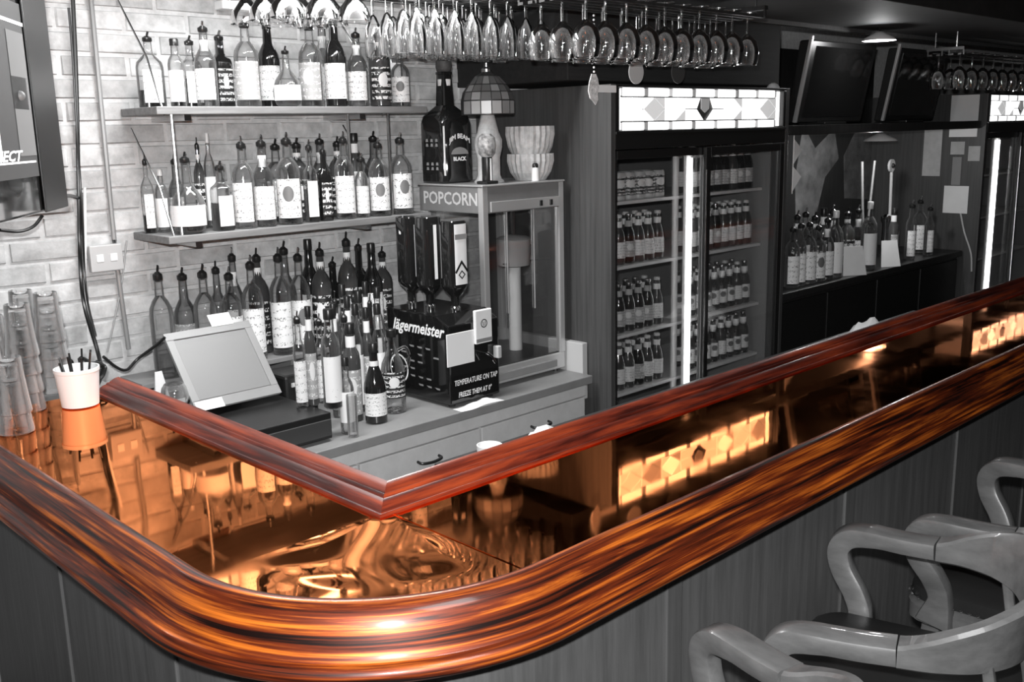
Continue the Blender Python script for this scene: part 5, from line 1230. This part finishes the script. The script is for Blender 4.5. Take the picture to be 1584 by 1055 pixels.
# ------------------------------------------------------------------ captain's bar chairs
def bar_chair(loc, rz, label):
    t = thing('bar_chair', label, 'chair', loc, rz, 'wooden captain chairs along the bar')
    za, zs = .962, .752                      # arm top and seat heights above the floor
    fr_ = MB(); sq = rrect(.44, .43, .06, 4)
    k = len(sq); F = lambda z, s_: [(x * s_, y * s_ + .0, z) for x, y in sq]
    def slab(z0, z1, s0, s1, mat, nm, dome=0):
        mb = MB(); L = [F(z0, s0 * .97), F(z0 + .006, s0), F(z1 - .012, s1), F(z1, s1 * .93)]
        if dome: L.append(F(z1 + dome, s1 * .55))
        for l in L: mb.v += [Vector(p) for p in l]
        for j in range(len(L) - 1):
            for i in range(k): mb.f.append((j * k + i, j * k + (i + 1) % k, (j + 1) * k + (i + 1) % k, (j + 1) * k + i))
        mb.f.append(tuple(reversed(range(k)))); mb.f.append(tuple((len(L) - 1) * k + i for i in range(k)))
        return mb.build(nm, mat, t, smooth=True)
    slab(zs - .075, zs - .022, 1.0, 1.0, M['chair'], 'seat_frame')
    st_ = slab(zs - .022, zs + .022, .985, .975, M['vinyl'], 'seat', .014)
    nails = MB()
    per = F(zs - .014, 1.0)
    for i in range(k):
        a, b = Vector(per[i]), Vector(per[(i + 1) % k]); n = max(1, int((b - a).length / .018))
        for j in range(n):
            p = a.lerp(b, j / n); nails.add([p + Vector(d) * .0045 for d in ((1, 0, 0), (-1, 0, 0), (0, 1, 0), (0, -1, 0), (0, 0, 1), (0, 0, -1))], [(0, 2, 4), (2, 1, 4), (1, 3, 4), (3, 0, 4), (2, 0, 5), (1, 2, 5), (3, 1, 5), (0, 3, 5)])
    nails.build('nail_trim', M['steel'], st_, kind='stuff')
    for s_ in (-1, 1):
        P = smooth_path([(s_ * .232, -.018, za - .018), (s_ * .238, .04, za - .021), (s_ * .246, .11, za - .022), (s_ * .249, .158, za - .032), (s_ * .249, .180, za - .062), (s_ * .246, .172, za - .105), (s_ * .236, .140, za - .155), (s_ * .228, .125, za - .20), (s_ * .226, .135, za - .265)], 6)
        N = len(P)
        def sec(u): 
            w = .060 if u < .3 else .060 - .020 * min(1, (u - .3) / .25); h = .036 if u < .25 else .036 + .012 * min(1, (u - .25) / .2)
            if u > .85: h += .03 * (u - .85) / .15
            return rrect(w, h, .008, 2)
        ups = []
        for i in range(N):
            tt = (P[min(i + 1, N - 1)] - P[max(i - 1, 0)]).normalized(); side = Vector((s_, 0, 0)); up = side.cross(tt) * (1 if s_ > 0 else 1); ups.append(up if up.length > .1 else Vector((0, 0, 1)))
        MB().sweep(P, sec, ups).build('arm', M['chair'], t, smooth=True, bevel=0)
    # crest rail: a steamed half hoop that grows taller and leans out at the back
    P = smooth_path([(-.232, -.020, 0), (-.226, -.08, 0), (-.195, -.145, 0), (-.125, -.195, 0), (0, -.215, 0), (.125, -.195, 0), (.195, -.145, 0), (.226, -.08, 0), (.232, -.020, 0)], 6)
    mb = MB(); kq = 0
    for i, p in enumerate(P):
        u = i / (len(P) - 1); g = math.sin(PI * u) ** 1.3; tt = (P[min(i + 1, len(P) - 1)] - P[max(i - 1, 0)]).normalized(); out = Vector((-tt.y, tt.x, 0)) * -1
        if out.dot(Vector((p.x, p.y + .05, 0))) < 0: out = -out
        zt = za + .001 + .085 * g; zb = za - .040 - .005 * g; th = .027 + .024 * (1 - g) ** 3
        for (o_, z) in ((th / 2 + .014 * g, zt - .006), (th / 2 - .006 + .014 * g, zt), (-th / 2 + .006 + .014 * g, zt), (-th / 2 + .014 * g, zt - .006), (-th / 2 - .008 * g, zb + .005), (-th / 2 + .006 - .008 * g, zb), (th / 2 - .006 - .008 * g, zb), (th / 2 - .008 * g, zb + .005)):
            mb.v.append(p + out * o_ + Vector((0, 0, z)))
    for i in range(len(P) - 1):
        for j in range(8): mb.f.append((i * 8 + j, (i + 1) * 8 + j, (i + 1) * 8 + (j + 1) % 8, i * 8 + (j + 1) % 8))
    mb.f.append(tuple(range(8))); mb.f.append(tuple((len(P) - 1) * 8 + j for j in reversed(range(8))))
    mb.build('crest_rail', M['chair'], t, smooth=True)
    for i in range(5):                        # bent splats fanning up from the seat
        u = i - 2
        MB().sweep(smooth_path([(.022 * u, -.195, zs - .04), (.022 * u, -.205, zs + .04), (.036 * u, -.208, zs + .10), (.060 * u, -.208 + .005 * abs(u), za - .02)], 5), rrect(.018, .011, .004, 2), (0, 1, 0)).build('splat', M['chair'], t, smooth=True)
    for s_ in (-1, 1):
        MB().sweep(smooth_path([(s_ * .165, -.185, zs - .04), (s_ * .178, -.172, zs + .06), (s_ * .186, -.152, za - .03)], 5), rrect(.024, .020, .006, 2), (0, 1, 0)).build('back_post', M['chair'], t, smooth=True)
    for sx_ in (-1, 1):
        for sy in (-1, 1):
            MB().sweep([(sx_ * .16, sy * .155, zs - .06), (sx_ * .185, sy * .18, zs * .5), (sx_ * .21, sy * .20, 0.001)], lambda u: rrect(.044 - .012 * u, .044 - .012 * u, .008, 2), (0, 1, 0)).build('leg', M['chair'], t, smooth=True)
        MB().tube([(sx_ * .198, -.19, .20), (sx_ * .198, .19, .20)], .012, 8).build('stretcher', M['chair'], t, smooth=True)
    MB().tube([(-.196, .192, .26), (.196, .192, .26)], .013, 8).build('foot_rail', M['chair'], t, smooth=True)
    MB().tube([(-.196, -.192, .30), (.196, -.192, .30)], .012, 8).build('stretcher', M['chair'], t, smooth=True)
    return t
def chair_from_tips(left, right, label, width=.498, fwd=.18):
    L, Rr = Vector((*left, 0)) * BS, Vector((*right, 0)) * BS; d = (Rr - L).normalized(); f = Vector((-d.y, d.x, 0)); c = (L + Rr) / 2 - f * fwd
    return bar_chair((c.x, c.y, FL), math.atan2(d.y, d.x), label)
chair_from_tips((1.665, .965), (2.215, 1.115), 'wooden captain chair with curved crest, middle of the three at the bar')
chair_from_tips((2.41, 1.005), (3.0, 1.04), 'wooden captain chair pushed under the bar edge, farthest of the three')
chair_from_tips((1.00, 1.150), (1.557, 1.072), 'wooden captain chair of which only the right arm shows, nearest of the three')

# everything stands a hair above what carries it
LIFT = {'popcorn_machine': .0006, 'shot_dispenser': .0006, 'cash_drawer': .0006, 'receipt_printer': .0006, 'till_screen': .0012, 'bottle_riser': .0006, 'wine_bottle': .0006, 'liquor_jug': .0006, 'tall_glass': .0006, 'brandy_glass': .0006,
        'folded_card': .0006, 'giant_bottle': .0012, 'leaded_lamp': .0012, 'tap_handle': .0012, 'popcorn_bowl': .0012, 'salt_shaker': .0012, 'upturned_bottle': .0012, 'beer_tap': .0006, 'menu_card': .0006, 'small_television': .0006, 'towel': .0006, 'straw_tub': .0006, 'lid': .0006, 'bar_chair': .0006}
for o in COL.objects:
    if o.parent is None:
        k = o.name.split('.')[0]
        if k in LIFT: o.location.z += LIFT[k]
